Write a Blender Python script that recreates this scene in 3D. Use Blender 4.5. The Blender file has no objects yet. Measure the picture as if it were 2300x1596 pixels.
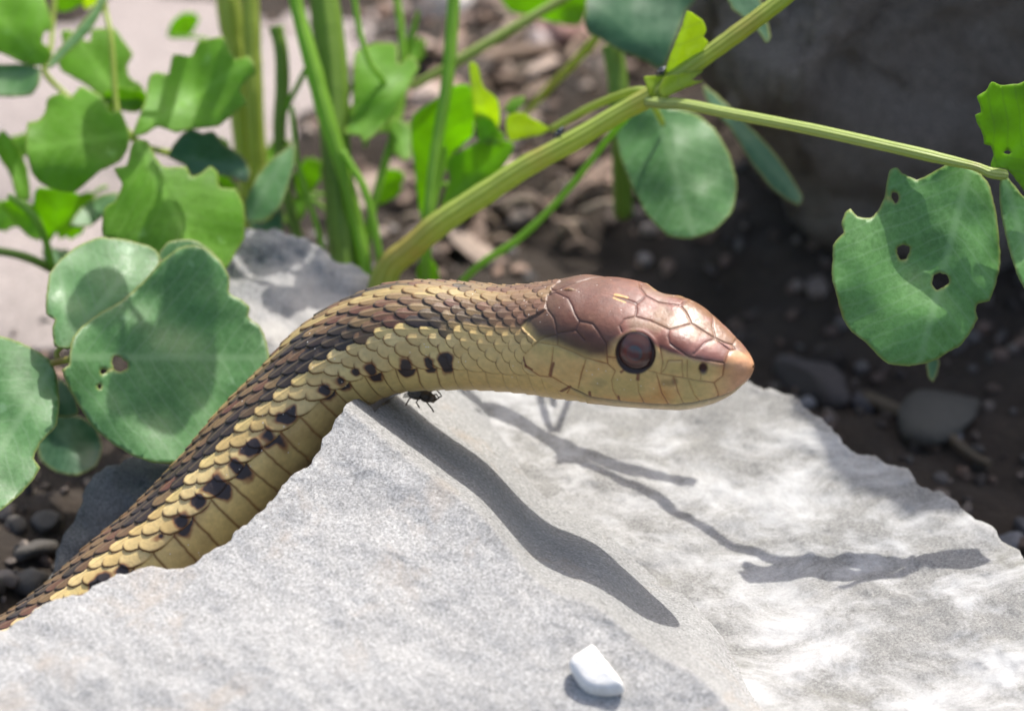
import bpy, bmesh, math, random
import numpy as np
from mathutils import Vector, geometry
random.seed(7); rng = np.random.default_rng(7)
R = math.radians
scene = bpy.context.scene
# ------------------------------------------------------------------ camera, sky, sun, exposure
DIST, PITCH = 9.0, R(32)                      # 1 unit = 4 cm; the camera hangs 36 cm from the snake
SP, CP = math.sin(PITCH), math.cos(PITCH)
U = np.array((1, 0, 0.)); V = np.array((0, SP, CP)); DV = np.array((0, CP, -SP))
CAM = -DIST * DV
PXU = 2.5 / 2300                              # units per traced picture unit at the focus distance
scene.unit_settings.scale_length = 0.04
cd = bpy.data.cameras.new('camera'); cam = bpy.data.objects.new('camera', cd)
scene.collection.objects.link(cam); scene.camera = cam
cam.location = CAM; cam.rotation_euler = (R(90) - PITCH, 0, 0)
cd.sensor_width = 36; cd.lens = 36 * DIST / 2.5; cd.clip_start = 0.1; cd.clip_end = 500
cd.dof.use_dof = True; cd.dof.focus_distance = DIST - 0.10; cd.dof.aperture_fstop = 0.80
SUN = np.array((.196, .68, -.03)); SUN = SUN / np.linalg.norm(SUN)
SUNW = SUN[0] * U + SUN[1] * V + SUN[2] * DV
w = bpy.data.worlds.new('World'); scene.world = w; w.use_nodes = True
nt = w.node_tree; nt.nodes.clear()
sky = nt.nodes.new('ShaderNodeTexSky'); sky.sky_type = 'NISHITA'; sky.sun_disc = False; sky.dust_density = 4.0; sky.ozone_density = .6
sky.sun_elevation = math.asin(SUNW[2]); sky.sun_rotation = math.atan2(SUNW[0], SUNW[1])
bg = nt.nodes.new('ShaderNodeBackground'); bg.inputs[1].default_value = 0.15
wo = nt.nodes.new('ShaderNodeOutputWorld'); nt.links.new(sky.outputs[0], bg.inputs[0]); nt.links.new(bg.outputs[0], wo.inputs[0])
sl = bpy.data.lights.new('sun', 'SUN'); sl.energy = 3.6; sl.angle = R(0.53); sl.color = (1, .965, .91)
so = bpy.data.objects.new('sun', sl); scene.collection.objects.link(so)
so.rotation_euler = Vector(SUNW).to_track_quat('Z', 'Y').to_euler(); so.location = SUNW * 30
vs = scene.view_settings; vs.view_transform = 'Standard'; vs.look = 'None'; vs.gamma = 1; vs.exposure = 0.8; vs.use_curve_mapping = False

# ------------------------------------------------------------------ helpers
def W(x, y, d=0.0):
    """point seen at traced position (x, y), d units beyond the focus distance"""
    k = (DIST + d) / DIST * PXU
    return CAM + (DIST + d) * DV + (x - 1150) * k * U + (798 - y) * k * V
def WN(x, y, d):
    x, y, d = np.broadcast_arrays(np.asarray(x, float), np.asarray(y, float), np.asarray(d, float))
    k = (DIST + d) / DIST * PXU
    return CAM + (DIST + d)[..., None] * DV + ((x - 1150) * k)[..., None] * U + ((798 - y) * k)[..., None] * V
def PROJ(P):
    q = P - CAM; dep = q @ DV
    return 1150 + (q @ U) / dep * DIST / PXU, 798 - (q @ V) / dep * DIST / PXU
Z1 = lambda *p: [(x * .3603, y * .3603) for x, y in p]
Z2 = lambda *p: [(736 + x * .3603, y * .3603) for x, y in p]
Z3 = lambda *p: [(1472 + x * .3603, y * .3603) for x, y in p]
Z4 = lambda *p: [(x * .3603, 506 + y * .3603) for x, y in p]
Z5 = lambda *p: [(1085.6 + x * .288, 570.4 + y * .288) for x, y in p]
Z7 = lambda *p: [(1472 + x * .3603, 575 + y * .3603) for x, y in p]
def lin(r, g=None, b=None):
    c = np.array((r, g, b), float) / 255
    return np.where(c <= .04045, c / 12.92, ((c + .055) / 1.055) ** 2.4)
def _hash(ix, iy, iz, seed):
    h = (ix.astype(np.int64) * 374761393 + iy.astype(np.int64) * 668265263 + iz.astype(np.int64) * 1274126177 + seed * 974634777) & 0xffffffff
    h = ((h ^ (h >> 13)) * 1103515245) & 0xffffffff
    h = ((h ^ (h >> 16)) * 2246822519) & 0xffffffff
    return ((h ^ (h >> 15)) & 0xffffff) / float(0xffffff)
def vnoise(P, f=1., seed=0):
    P = np.asarray(P, float) * f; i = np.floor(P); t = P - i; i = i.astype(np.int64); t = t * t * (3 - 2 * t); r = 0
    for a in (0, 1):
        for b in (0, 1):
            for c in (0, 1):
                wt = (t[..., 0] if a else 1 - t[..., 0]) * (t[..., 1] if b else 1 - t[..., 1]) * (t[..., 2] if c else 1 - t[..., 2])
                r = r + wt * _hash(i[..., 0] + a, i[..., 1] + b, i[..., 2] + c, seed)
    return r * 2 - 1
def fbm(P, f=1., o=4, seed=0, g=.5):
    r = 0; a = 1.
    for k in range(o):
        r = r + a * vnoise(P, f * 2 ** k, seed + k * 17); a *= g
    return r
def smooth(a, b, x):
    t = np.clip((x - a) / (b - a), 0, 1); return t * t * (3 - 2 * t)
def tag(o, label=None, cat=None, group=None, kind=None):
    if label: o['label'] = label
    if cat: o['category'] = cat
    if group: o['group'] = group
    if kind: o['kind'] = kind
    return o
def link(o, parent=None):
    scene.collection.objects.link(o)
    if parent is not None:
        o.parent = parent; o.matrix_parent_inverse = parent.matrix_world.inverted() if False else o.matrix_parent_inverse
    return o
def empty(name, loc):
    e = bpy.data.objects.new(name, None); e.empty_display_size = .1; scene.collection.objects.link(e); e.location = loc; return e
def mesh_obj(name, Vv, F, mat, parent=None, smoothf=True, attrs=None, cols=None):
    """all coordinates are world; children are shifted by their parent's origin"""
    Vv = np.asarray(Vv, float)
    if parent is not None: Vv = Vv - np.array(parent.location)
    me = bpy.data.meshes.new(name)
    if isinstance(F, np.ndarray):
        n = F.shape[1]; me.vertices.add(len(Vv)); me.vertices.foreach_set('co', Vv.astype(np.float32).ravel())
        me.loops.add(F.size); me.loops.foreach_set('vertex_index', F.astype(np.int32).ravel())
        me.polygons.add(len(F)); me.polygons.foreach_set('loop_start', np.arange(0, F.size, n, dtype=np.int32))
        me.update(calc_edges=True)
    else:
        me.from_pydata([tuple(v) for v in Vv], [], F); me.update()
    me.polygons.foreach_set('use_smooth', [smoothf] * len(me.polygons))
    for k, a in (attrs or {}).items():
        at = me.attributes.new(k, 'FLOAT', 'POINT'); at.data.foreach_set('value', np.asarray(a, np.float32))
    if cols is not None:
        at = me.attributes.new('Col', 'FLOAT_COLOR', 'POINT')
        c4 = np.ones((len(Vv), 4), np.float32); c4[:, :3] = cols; at.data.foreach_set('color', c4.ravel())
    if mat: me.materials.append(mat)
    o = bpy.data.objects.new(name, me); scene.collection.objects.link(o)
    if parent is not None: o.parent = parent
    return o
def spline(pts, n, closed=False):
    """Catmull-Rom through rows of pts, n samples"""
    P = np.asarray(pts, float); m = len(P)
    P = np.vstack([2 * P[0] - P[1], P, 2 * P[-1] - P[-2]])
    t = np.linspace(0, m - 1 - 1e-9, n); i = t.astype(int); f = (t - i)[:, None]
    a, b, c, d = P[i], P[i + 1], P[i + 2], P[i + 3]
    return .5 * (2 * b + (c - a) * f + (2 * a - 5 * b + 4 * c - d) * f ** 2 + (3 * b - a - 3 * c + d) * f ** 3)
def inpoly(x, y, poly):
    r = np.zeros(np.shape(x), bool); n = len(poly)
    for i in range(n):
        x1, y1 = poly[i]; x2, y2 = poly[(i + 1) % n]
        if y1 == y2: continue
        c = ((y1 > y) != (y2 > y)) & (x < (x2 - x1) * (y - y1) / (y2 - y1) + x1); r ^= c
    return r
def segdist(x, y, line):
    best = np.full(np.shape(x), 1e9)
    for (x1, y1), (x2, y2) in zip(line[:-1], line[1:]):
        dx, dy = x2 - x1, y2 - y1; L = dx * dx + dy * dy + 1e-9
        t = np.clip(((x - x1) * dx + (y - y1) * dy) / L, 0, 1)
        best = np.minimum(best, np.hypot(x - x1 - t * dx, y - y1 - t * dy))
    return best

# ------------------------------------------------------------------ materials
class MAT:
    def __init__(s, name):
        s.m = bpy.data.materials.new(name); s.m.use_nodes = True; s.t = s.m.node_tree; s.n = s.t.nodes
        s.b = s.n['Principled BSDF']; s.o = s.n['Material Output']
    def node(s, t, **k):
        n = s.n.new(t)
        for a, v in k.items():
            if a.startswith('i_'):
                key = a[2:]; n.inputs[int(key) if key.isdigit() else key.replace('_', ' ')].default_value = v
            else: setattr(n, a, v)
        return n
    def l(s, a, b): s.t.links.new(a, b); return b.node
    def noise(s, scale, detail=4, rough=.55, vec=None, **k):
        n = s.node('ShaderNodeTexNoise', i_Scale=scale, i_Detail=detail, i_Roughness=rough, **k)
        if vec is not None: s.l(vec, n.inputs['Vector'])
        return n.outputs['Fac']
    def ramp(s, fac, stops):
        n = s.node('ShaderNodeValToRGB'); e = n.color_ramp.elements
        while len(e) < len(stops): e.new(.5)
        for q, (p, c) in zip(e, stops): q.position = p; q.color = (*c, 1) if len(c) == 3 else c
        s.l(fac, n.inputs[0]); return n.outputs[0]
    def mix(s, fac, a, b, mode='MIX'):
        n = s.node('ShaderNodeMix', data_type='RGBA', blend_type=mode)
        for i, v in ((0, fac), (6, a), (7, b)):
            if isinstance(v, (int, float)): n.inputs[i].default_value = v
            elif isinstance(v, (tuple, list, np.ndarray)): n.inputs[i].default_value = (*v[:3], 1)
            else: s.l(v, n.inputs[i])
        return n.outputs[2]
    def math(s, op, a, b=None, c=None, clamp=False):
        n = s.node('ShaderNodeMath', operation=op, use_clamp=clamp)
        for i, v in enumerate((a, b, c)):
            if v is None: continue
            if isinstance(v, (int, float)): n.inputs[i].default_value = v
            else: s.l(v, n.inputs[i])
        return n.outputs[0]
    def bump(s, h, strength=.3, dist=.01, prev=None):
        n = s.node('ShaderNodeBump'); n.inputs['Strength'].default_value = strength; n.inputs['Distance'].default_value = dist
        s.l(h, n.inputs['Height'])
        if prev is not None: s.l(prev, n.inputs['Normal'])
        return n.outputs[0]
    def attr(s, name):
        n = s.node('ShaderNodeAttribute', attribute_name=name); return n
    def obj(s): return s.node('ShaderNodeTexCoord').outputs['Object']
    def sock(s, k, v):
        if isinstance(v, (int, float)): s.b.inputs[k].default_value = v
        elif isinstance(v, (tuple, list, np.ndarray)): s.b.inputs[k].default_value = (*v[:3], 1)
        else: s.l(v, s.b.inputs[k])
        return s

def stone_mat(name, dark, mid, light, scale=1., grain=1., stain=None, white=None, bumps=.5, sparkle=0.):
    m = MAT(name); v = m.obj()
    big = m.noise(2.2 * scale, 6, .6, v); med = m.noise(11 * scale, 7, .7, v); fine = m.noise(150 * scale, 4, .8, v)
    c = m.ramp(big, [(.3, mid), (.7, light)])
    c = m.mix(m.math('MULTIPLY', m.ramp(med, [(.42, (0, 0, 0)), (.72, (1, 1, 1))]), .6), c, dark)
    c = m.mix(.55 * grain, c, m.ramp(fine, [(.33, tuple(.35 * x for x in dark)), (.5, mid), (.66, tuple(min(.85, 1.25 * x) for x in light))]))
    sp = m.node('ShaderNodeTexVoronoi', i_Scale=190 * scale); m.l(v, sp.inputs['Vector'])
    c = m.mix(m.math('MULTIPLY', m.ramp(sp.outputs['Distance'], [(.1, (1, 1, 1)), (.3, (0, 0, 0))]), .3 * grain), c, tuple(.4 * x for x in dark))
    gv_ = m.node('ShaderNodeTexVoronoi', i_Scale=210 * scale); m.l(v, gv_.inputs['Vector'])
    gb = m.node('ShaderNodeSeparateColor'); m.l(gv_.outputs['Color'], gb.inputs[0])
    c = m.mix(min(1., .7 * grain), c, m.mix(1., c, m.ramp(gb.outputs[0], [(.0, (.58, .575, .57)), (.22, (.90, .90, .90)), (.8, (1.05, 1.05, 1.05)), (1., (1.4, 1.4, 1.38))]), 'MULTIPLY'))
    pit = m.noise(34 * scale, 3, .6, v); c = m.mix(m.math('MULTIPLY', m.ramp(pit, [(.66, (0, 0, 0)), (.74, (1, 1, 1))]), .45), c, tuple(.5 * x for x in dark))
    if stain is not None:
        sn = m.noise(5 * scale, 6, .65, v, i_Distortion=.6)
        c = m.mix(m.math('MULTIPLY', m.ramp(sn, [(.56, (0, 0, 0)), (.72, (1, 1, 1))]), .5), c, stain)
    if white is not None:
        mp = m.node('ShaderNodeMapping'); mp.inputs['Scale'].default_value = (1.2, 1.8, 2.); mp.inputs['Rotation'].default_value = (0, 0, R(-25)); m.l(v, mp.inputs[0])
        wn = m.noise(3.4, 8, .68, mp.outputs[0], i_Distortion=.5)
        c = m.mix(m.math('MULTIPLY', m.ramp(wn, [(.44, (0, 0, 0)), (.64, (1, 1, 1))]), .8), c, white)
    if sparkle:
        fr = m.attr('flank_mask').outputs['Fac']; c = m.mix(m.math('MULTIPLY', fr, .85), c, m.mix(1., c, (.76, .765, .76), 'MULTIPLY'))
    m.sock('Base Color', c)
    if sparkle:
        s2 = m.node('ShaderNodeTexVoronoi', i_Scale=170); m.l(v, s2.inputs['Vector'])
        rr = m.ramp(s2.outputs['Color'], [(.1, (.18,) * 3), (.22, (.8,) * 3)])
        m.sock('Roughness', rr)
    else: m.sock('Roughness', .85)
    m.b.inputs['Specular IOR Level'].default_value = .35
    b = m.bump(m.noise(28 * scale, 8, .75, v), .40 * bumps, .02)
    b = m.bump(gb.outputs[1], .55 * bumps, .006, b); b = m.bump(fine, .6 * bumps, .008, b)
    m.l(b, m.b.inputs['Normal']); return m.m

def leaf_mat(name, top, glow, vein, trans=.45, rough=.42, spec=.5, blotch=.35):
    m = MAT(name); uv = m.attr('mid'); ed = m.attr('rim'); al = m.attr('along'); v = m.obj()
    q = uv.outputs['Fac']; absq = m.math('ABSOLUTE', q)
    wob = m.noise(9, 3, .5, v)
    ph = m.math('ADD', m.math('SUBTRACT', al.outputs['Fac'], m.math('MULTIPLY', absq, .75)), m.math('MULTIPLY', wob, .045))
    sv = m.math('ABSOLUTE', m.math('SUBTRACT', m.math('FRACT', m.math('MULTIPLY', ph, 24.)), .5))
    side = m.ramp(sv, [(.0, (1, 1, 1)), (.13, (0, 0, 0))])
    mid = m.ramp(absq, [(.0, (1, 1, 1)), (.006, (.8,) * 3), (.013, (0, 0, 0))])
    net = m.node('ShaderNodeTexVoronoi', i_Scale=48, feature='DISTANCE_TO_EDGE'); m.l(v, net.inputs['Vector'])
    netf = m.ramp(net.outputs['Distance'], [(.0, (1, 1, 1)), (.1, (0, 0, 0))])
    big = m.noise(5, 5, .6, v); fine = m.noise(70, 4, .7, v)
    c = m.mix(m.ramp(big, [(.35, (0, 0, 0)), (.7, (1, 1, 1))]), top, tuple(x * (1 - blotch) for x in top))
    c = m.mix(m.math('MULTIPLY', m.ramp(fine, [(.42, (0, 0, 0)), (.62, (1, 1, 1))]), .3), c, tuple(min(.6, x * 1.6 + .02) for x in top))
    c = m.mix(m.math('MULTIPLY', side, .42), c, vein); c = m.mix(m.math('MULTIPLY', mid, .6), c, vein)
    c = m.mix(m.math('MULTIPLY', netf, .2), c, vein)
    dn = m.noise(13, 3, .5, v)
    c = m.mix(m.math('MULTIPLY', m.ramp(dn, [(.68, (0, 0, 0)), (.73, (1, 1, 1))]), .55), c, tuple(min(.6, x * 1.2 + .12) for x in top))
    c = m.mix(m.ramp(ed.outputs['Fac'], [(.0, (.75,) * 3), (.006, (0, 0, 0))]), c, m.mix(m.noise(12, 3, .6, v), (.20, .13, .05), (.42, .46, .12)))
    m.sock('Base Color', c); m.sock('Roughness', m.ramp(fine, [(.3, (rough - .08,) * 3), (.7, (rough + .15,) * 3)]))
    m.b.inputs['Specular IOR Level'].default_value = spec
    b = m.bump(m.math('ADD', m.math('ADD', side, m.math('MULTIPLY', mid, 1.6)), m.math('MULTIPLY', netf, .35)), -.35, .006)
    b = m.bump(m.noise(26, 5, .6, v), .16, .010, b); m.l(b, m.b.inputs['Normal'])
    tr = m.node('ShaderNodeBsdfTranslucent')
    g = m.mix(m.math('MULTIPLY', side, .35), m.mix(m.ramp(big, [(.35, (0, 0, 0)), (.7, (1, 1, 1))]), glow, tuple(x * .75 for x in glow)), tuple(x * .55 for x in glow))
    m.l(g, tr.inputs['Color'])
    mx = m.node('ShaderNodeMixShader'); mx.inputs[0].default_value = trans
    m.l(m.b.outputs[0], mx.inputs[1]); m.l(tr.outputs[0], mx.inputs[2]); m.l(mx.outputs[0], m.o.inputs['Surface'])
    return m.m

def stem_mat(name, a, b2, red, trans=.2):
    m = MAT(name); v = m.obj(); ang = m.attr('ang').outputs['Fac']; rd = m.attr('red').outputs['Fac']
    st = m.math('SINE', m.math('MULTIPLY', ang, 9.))
    n1 = m.noise(7, 4, .6, v); n2 = m.noise(60, 3, .6, v)
    c = m.mix(m.ramp(st, [(.2, (0, 0, 0)), (.9, (1, 1, 1))]), a, b2); c = m.mix(m.math('MULTIPLY', n1, .5), c, tuple(.6 * x for x in a))
    c = m.mix(m.math('MULTIPLY', n2, .18), c, (.5, .5, .3))
    c = m.mix(m.math('MULTIPLY', rd, m.ramp(n1, [(.35, (.3,) * 3), (.6, (1, 1, 1))])), c, red)
    m.sock('Base Color', c).sock('Roughness', .45); m.b.inputs['Specular IOR Level'].default_value = .4
    m.l(m.bump(m.math('ADD', st, m.math('MULTIPLY', n2, .6)), .25, .008), m.b.inputs['Normal'])
    tr = m.node('ShaderNodeBsdfTranslucent', i_Color=(*[min(1, x * 1.6) for x in b2], 1)); mx = m.node('ShaderNodeMixShader'); mx.inputs[0].default_value = trans
    m.l(m.b.outputs[0], mx.inputs[1]); m.l(tr.outputs[0], mx.inputs[2]); m.l(mx.outputs[0], m.o.inputs['Surface'])
    return m.m
def col_mat(name, rough=.8, bumpf=40, bumps=.4, noise_amt=.35):
    m = MAT(name); v = m.obj(); c = m.attr('Col').outputs['Color']; n = m.noise(bumpf, 6, .7, v)
    c = m.mix(noise_amt, c, m.mix(m.ramp(n, [(.3, (0, 0, 0)), (.7, (1, 1, 1))]), (.05, .045, .04), c), 'MIX')
    m.sock('Base Color', c).sock('Roughness', rough); m.l(m.bump(n, bumps, .02), m.b.inputs['Normal']); return m.m

M = {}
M['front'] = stone_mat('grey_limestone', (.155, .152, .146), (.31, .305, .295), (.385, .38, .367), 1., 1., stain=(.33, .27, .21), sparkle=1)
M['slab'] = stone_mat('pale_limestone', (.14, .136, .125), (.215, .21, .195), (.27, .264, .25), 1., .8, stain=(.19, .182, .145), white=(.48, .476, .465), bumps=.4)
M['bluegrey'] = stone_mat('blue_grey_stone', (.12, .125, .13), (.22, .22, .22), (.30, .295, .29), .9, 1., white=(.40, .38, .35))
M['darkgrey'] = stone_mat('dark_grey_stone', (.07, .07, .065), (.13, .13, .125), (.20, .195, .185), 1., .8)
M['boulder'] = stone_mat('charcoal_stone', (.085, .068, .055), (.24, .20, .165), (.40, .345, .29), 1.0, 1.3, bumps=1.8)
M['pink'] = stone_mat('pale_pink_stone', (.17, .145, .135), (.26, .222, .207), (.32, .278, .26), .6, .7, bumps=.4)
M['white'] = stone_mat('white_quartz', (.62, .57, .50), (.84, .82, .78), (.88, .87, .84), 1., .2, bumps=.6)
M['pebble'] = col_mat('pebble_stone'); M['chip'] = col_mat('dry_litter', .8, 25, .5, .4)
m = MAT('dark_soil'); v = m.obj(); n1 = m.noise(4, 8, .7, v); n2 = m.noise(40, 6, .75, v)
c = m.mix(n2, (.022, .016, .011), m.ramp(n1, [(.3, (.05, .036, .025)), (.7, (.13, .092, .062))]))
m.sock('Base Color', c).sock('Roughness', .95); m.l(m.bump(n2, .9, .05), m.b.inputs['Normal']); M['soil'] = m.m
BLUEG = lambda k=1: (.060 * k, .135 * k, .072 * k)
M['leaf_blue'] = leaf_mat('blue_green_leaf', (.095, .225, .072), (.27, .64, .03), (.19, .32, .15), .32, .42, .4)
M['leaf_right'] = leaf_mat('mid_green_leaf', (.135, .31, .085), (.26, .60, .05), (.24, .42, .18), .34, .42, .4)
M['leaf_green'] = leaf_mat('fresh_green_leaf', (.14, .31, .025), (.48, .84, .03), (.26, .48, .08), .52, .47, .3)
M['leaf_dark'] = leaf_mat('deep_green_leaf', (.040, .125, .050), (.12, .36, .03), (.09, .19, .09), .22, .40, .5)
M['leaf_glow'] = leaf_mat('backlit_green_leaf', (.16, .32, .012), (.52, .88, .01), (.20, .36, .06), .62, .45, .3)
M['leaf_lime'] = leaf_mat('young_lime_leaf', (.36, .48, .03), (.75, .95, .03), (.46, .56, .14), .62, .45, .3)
M['stem'] = stem_mat('green_stem', (.28, .37, .04), (.42, .50, .10), (.34, .15, .06), .32)
M['stem_vivid'] = stem_mat('vivid_green_stem', (.16, .36, .012), (.28, .50, .03), (.16, .15, .03), .35)
M['stem_dark'] = stem_mat('dark_green_stem', (.12, .24, .012), (.20, .34, .025), (.12, .10, .03), .25)
M['stem_pale'] = stem_mat('pale_stem', (.28, .37, .07), (.46, .53, .18), (.30, .2, .1))
m = MAT('insect_shell'); v = m.obj(); m.sock('Base Color', m.ramp(m.noise(60, 4, .6, v), [(.35, (.03, .022, .015)), (.65, (.14, .10, .06))])).sock('Roughness', .6); M['insect'] = m.m
m = MAT('insect_wing'); m.sock('Base Color', (.3, .28, .24)).sock('Roughness', .3); m.b.inputs['Alpha'].default_value = .45; M['wing'] = m.m
m = MAT('beetle_shell'); m.sock('Base Color', (.012, .016, .022)).sock('Roughness', .22); M['beetle'] = m.m

# ------------------------------------------------------------------ the ground
GZ = -.72
def ground_h(x, y):
    P = np.stack([x, y, x * 0], -1)
    return GZ + .10 * fbm(P, .9, 3, 3) + .035 * fbm(P, 5, 3, 9) - .18 * np.exp(-((x + .9) ** 2 + (y - .1) ** 2) / .25) + .12 * smooth(1.2, 3.0, y)
ax = np.concatenate([np.linspace(-60, -4, 20)[:-1], np.linspace(-4, 4, 260), np.linspace(4, 60, 20)[1:]])
ay = np.concatenate([np.linspace(-60, -2, 20)[:-1], np.linspace(-2, 6, 260), np.linspace(6, 60, 20)[1:]])
gx, gy = np.meshgrid(ax, ay, indexing='ij'); far = smooth(4.5, 12, np.hypot(gx, gy - 2))
gz = ground_h(gx, gy) * (1 - far) + GZ * far
nx, ny = gx.shape; idx = np.arange(nx * ny).reshape(nx, ny)
F = np.stack([idx[:-1, :-1], idx[1:, :-1], idx[1:, 1:], idx[:-1, 1:]], -1).reshape(-1, 4)
tag(mesh_obj('ground', np.stack([gx, gy, gz], -1).reshape(-1, 3), F, M['soil']), kind='structure', label='dark bare soil under the stones and plants')
def G(x, y, lift=0.):
    """where the ray through (x, y) meets the ground"""
    d = 1.5
    for _ in range(40):
        p = W(x, y, d); h = float(ground_h(np.array(p[0]), np.array(p[1]))); d += (p[2] - h) / SP * .7
    p = W(x, y, d); p[2] += lift; return p

# ------------------------------------------------------------------ stones traced as solids: a broken top face with its sides going down
def roughen(poly, amp, rep=3, closed=True, keep=None):
    P = [np.array(p, float) for p in poly]
    for k in range(rep):
        Q = []
        for i in range(len(P)):
            a, b = P[i], P[(i + 1) % len(P)]; Q.append(a)
            e = b - a; L = np.hypot(*e)
            if L > 14:
                nrm = np.array((-e[1], e[0])) / L; Q.append((a + b) / 2 + nrm * rng.normal() * min(L * .09, amp) )
        P = Q; amp *= .6
    return [tuple(p) for p in P]
def facet_stone(name, poly, depth, mat, step=9, noise_amp=.02, bottom=-1.2, seed=0, rough=7, relief=1., flank_mask=None):
    poly = roughen(poly, rough, 4)
    xs = [p[0] for p in poly]; ys = [p[1] for p in poly]
    gx, gy = np.meshgrid(np.arange(min(xs), max(xs), step), np.arange(min(ys), max(ys), step))
    gx = gx + rng.uniform(-.3, .3, gx.shape) * step; gy = gy + rng.uniform(-.3, .3, gy.shape) * step
    ok = inpoly(gx, gy, poly); gx, gy = gx[ok], gy[ok]
    keep = segdist(gx, gy, poly + poly[:1]) > step * .5; gx, gy = gx[keep], gy[keep]
    n = len(poly); pts = [Vector(p) for p in poly] + [Vector((a, b)) for a, b in zip(gx, gy)]
    out = geometry.delaunay_2d_cdt(pts, [(i, (i + 1) % n) for i in range(n)], [], 0, 1e-5)
    X = np.array([(p.x, p.y) for p in out[0]]); T = np.array(out[2])
    cx, cy = X[T].mean(1).T; T = T[inpoly(cx, cy, poly)]
    uu = (X[:, 0] - 1150) * PXU; vv = (798 - X[:, 1]) * PXU
    d = depth(uu, vv)
    P3 = np.stack([uu, vv, d], -1)
    d = d + noise_amp * (fbm(P3, 3.2, 3, seed) + relief * (.45 * fbm(P3, 11, 4, seed + 50, .6)))
    Vt = WN(X[:, 0], X[:, 1], d)
    used, inv = np.unique(T, return_inverse=True); T = inv.reshape(T.shape); Vt = Vt[used]
    # boundary loop -> walls
    from collections import defaultdict
    ec = {}
    for t in T:
        for a, b in ((t[0], t[1]), (t[1], t[2]), (t[2], t[0])):
            k = (min(a, b), max(a, b)); ec[k] = None if k in ec else (a, b)
    be = [e for e in ec.values() if e]
    bv = sorted({a for e in be for a in e}); mp = {}
    lev = 7; VV = [Vt]; cnt = len(Vt)
    B = Vt[bv]; cen = B.mean(0)
    mp0 = {a: i for i, a in enumerate(bv)}; rings = [{a: a for a in bv}]
    for k in range(1, lev + 1):
        f = k / lev; Q = B.copy(); Q[:, 2] = B[:, 2] * (1 - f) + bottom * f
        Q[:, :2] += (B[:, :2] - cen[:2]) * .05 * f
        Q += .05 * min(f * 3, 1) * np.stack([fbm(Q, 4, 3, seed + 5), fbm(Q, 4, 3, seed + 6), 0 * Q[:, 0]], -1)
        VV.append(Q); rings.append({a: cnt + i for i, a in enumerate(bv)}); cnt += len(bv)
    Fs = [tuple(t) for t in T]
    for a, b in be:
        for k in range(lev): Fs.append((rings[k][b], rings[k][a], rings[k + 1][a], rings[k + 1][b]))
    VV = np.vstack(VV); att = None
    if flank_mask is not None:
        q = VV - CAM; dep = q @ DV; att = {'flank_mask': flank_mask((q @ U) / dep * DIST, (q @ V) / dep * DIST)}
    o = mesh_obj(name, VV, Fs, mat, attrs=att)
    o.data.validate(); bm = bmesh.new(); bm.from_mesh(o.data); bmesh.ops.recalc_face_normals(bm, faces=bm.faces); bm.to_mesh(o.data); bm.free()
    o.data.polygons.foreach_set('use_smooth', [True] * len(o.data.polygons))
    return o
def ridge(u, v):
    wob = .018 * np.sin(9 * u + 1.) + .010 * np.sin(23 * u)
    return (u + .33) * .626 + (v + .13) * .78 + wob * smooth(-.3, .0, u), (u + .33) * .78 - (v + .13) * .626
def front_depth(u, v):
    q, t = ridge(u, v); dA = .62 * (v + .13) - .14; e = v + .105
    dA = np.where(e > 0, dA + 1.5 * e, dA) - .10 * smooth(.35, -.5, u) * smooth(-.35, -.9, v)
    dB = -.388 * t + BSLOPE * q
    return np.maximum(dA, dB)         # the broken flank falls away steeply beyond the ridge
BSLOPE = 3.5
flank_mask = lambda u, v: smooth(-.09, -.045, ridge(u, v)[0]) * smooth(1.15, .85, ridge(u, v)[1])  # mask of the steep side, which gets a darker grey
front_poly = [(-220, 1560), (-60, 1448), (0, 1415), (70, 1378), (125, 1345), (185, 1335), (235, 1305), (262, 1288), (300, 1282), (330, 1272), (375, 1278), (425, 1270), (470, 1240),
    (520, 1212), (560, 1172), (600, 1132), (640, 1085), (690, 1050), (720, 1010), (745, 965), (770, 925), (795, 897), (806, 895), (828, 908), (841, 926), (856, 908), (874, 896), (905, 880), (960, 866), (1010, 860), (1080, 858), (1150, 864),
    (1190, 880), (1240, 925), (1300, 990), (1370, 1060), (1440, 1118), (1510, 1180), (1570, 1238), (1650, 1310), (1735, 1390), (1850, 1480), (1990, 1570), (2200, 1720), (2200, 1800), (-220, 1800)]
tag(facet_stone('broken_stone', front_poly, front_depth, M['front'], 7, .016, -1.1, 11, 5, .9, flank_mask=flank_mask),
    'pale grey broken limestone rock that the snake rests its neck on', 'stone')
slab_poly = [(1040, 905), (1080, 850), (1200, 822), (1400, 815), (1580, 835), (1700, 868), (1760, 885), (1820, 925), (1868, 958), (1905, 1005), (1965, 1022), (2040, 1052), (2120, 1105), (2170, 1150), (2250, 1215), (2310, 1275), (2420, 1370), (2560, 1470),
    (2560, 1860), (1500, 1860), (1400, 1500), (1250, 1250), (1120, 1050)]
def slab_depth(u, v):
    d = .30 + 1.2 * (v + .317) + .03 * np.sin(3.1 * u + 2 * v) 
    return d
tag(facet_stone('stone_slab', slab_poly, slab_depth, M['slab'], 8, .022, -1.1, 31, 9, 1.1),
    'flat whitish limestone slab with dappled leaf shadows under the snake\'s head', 'stone')

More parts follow.
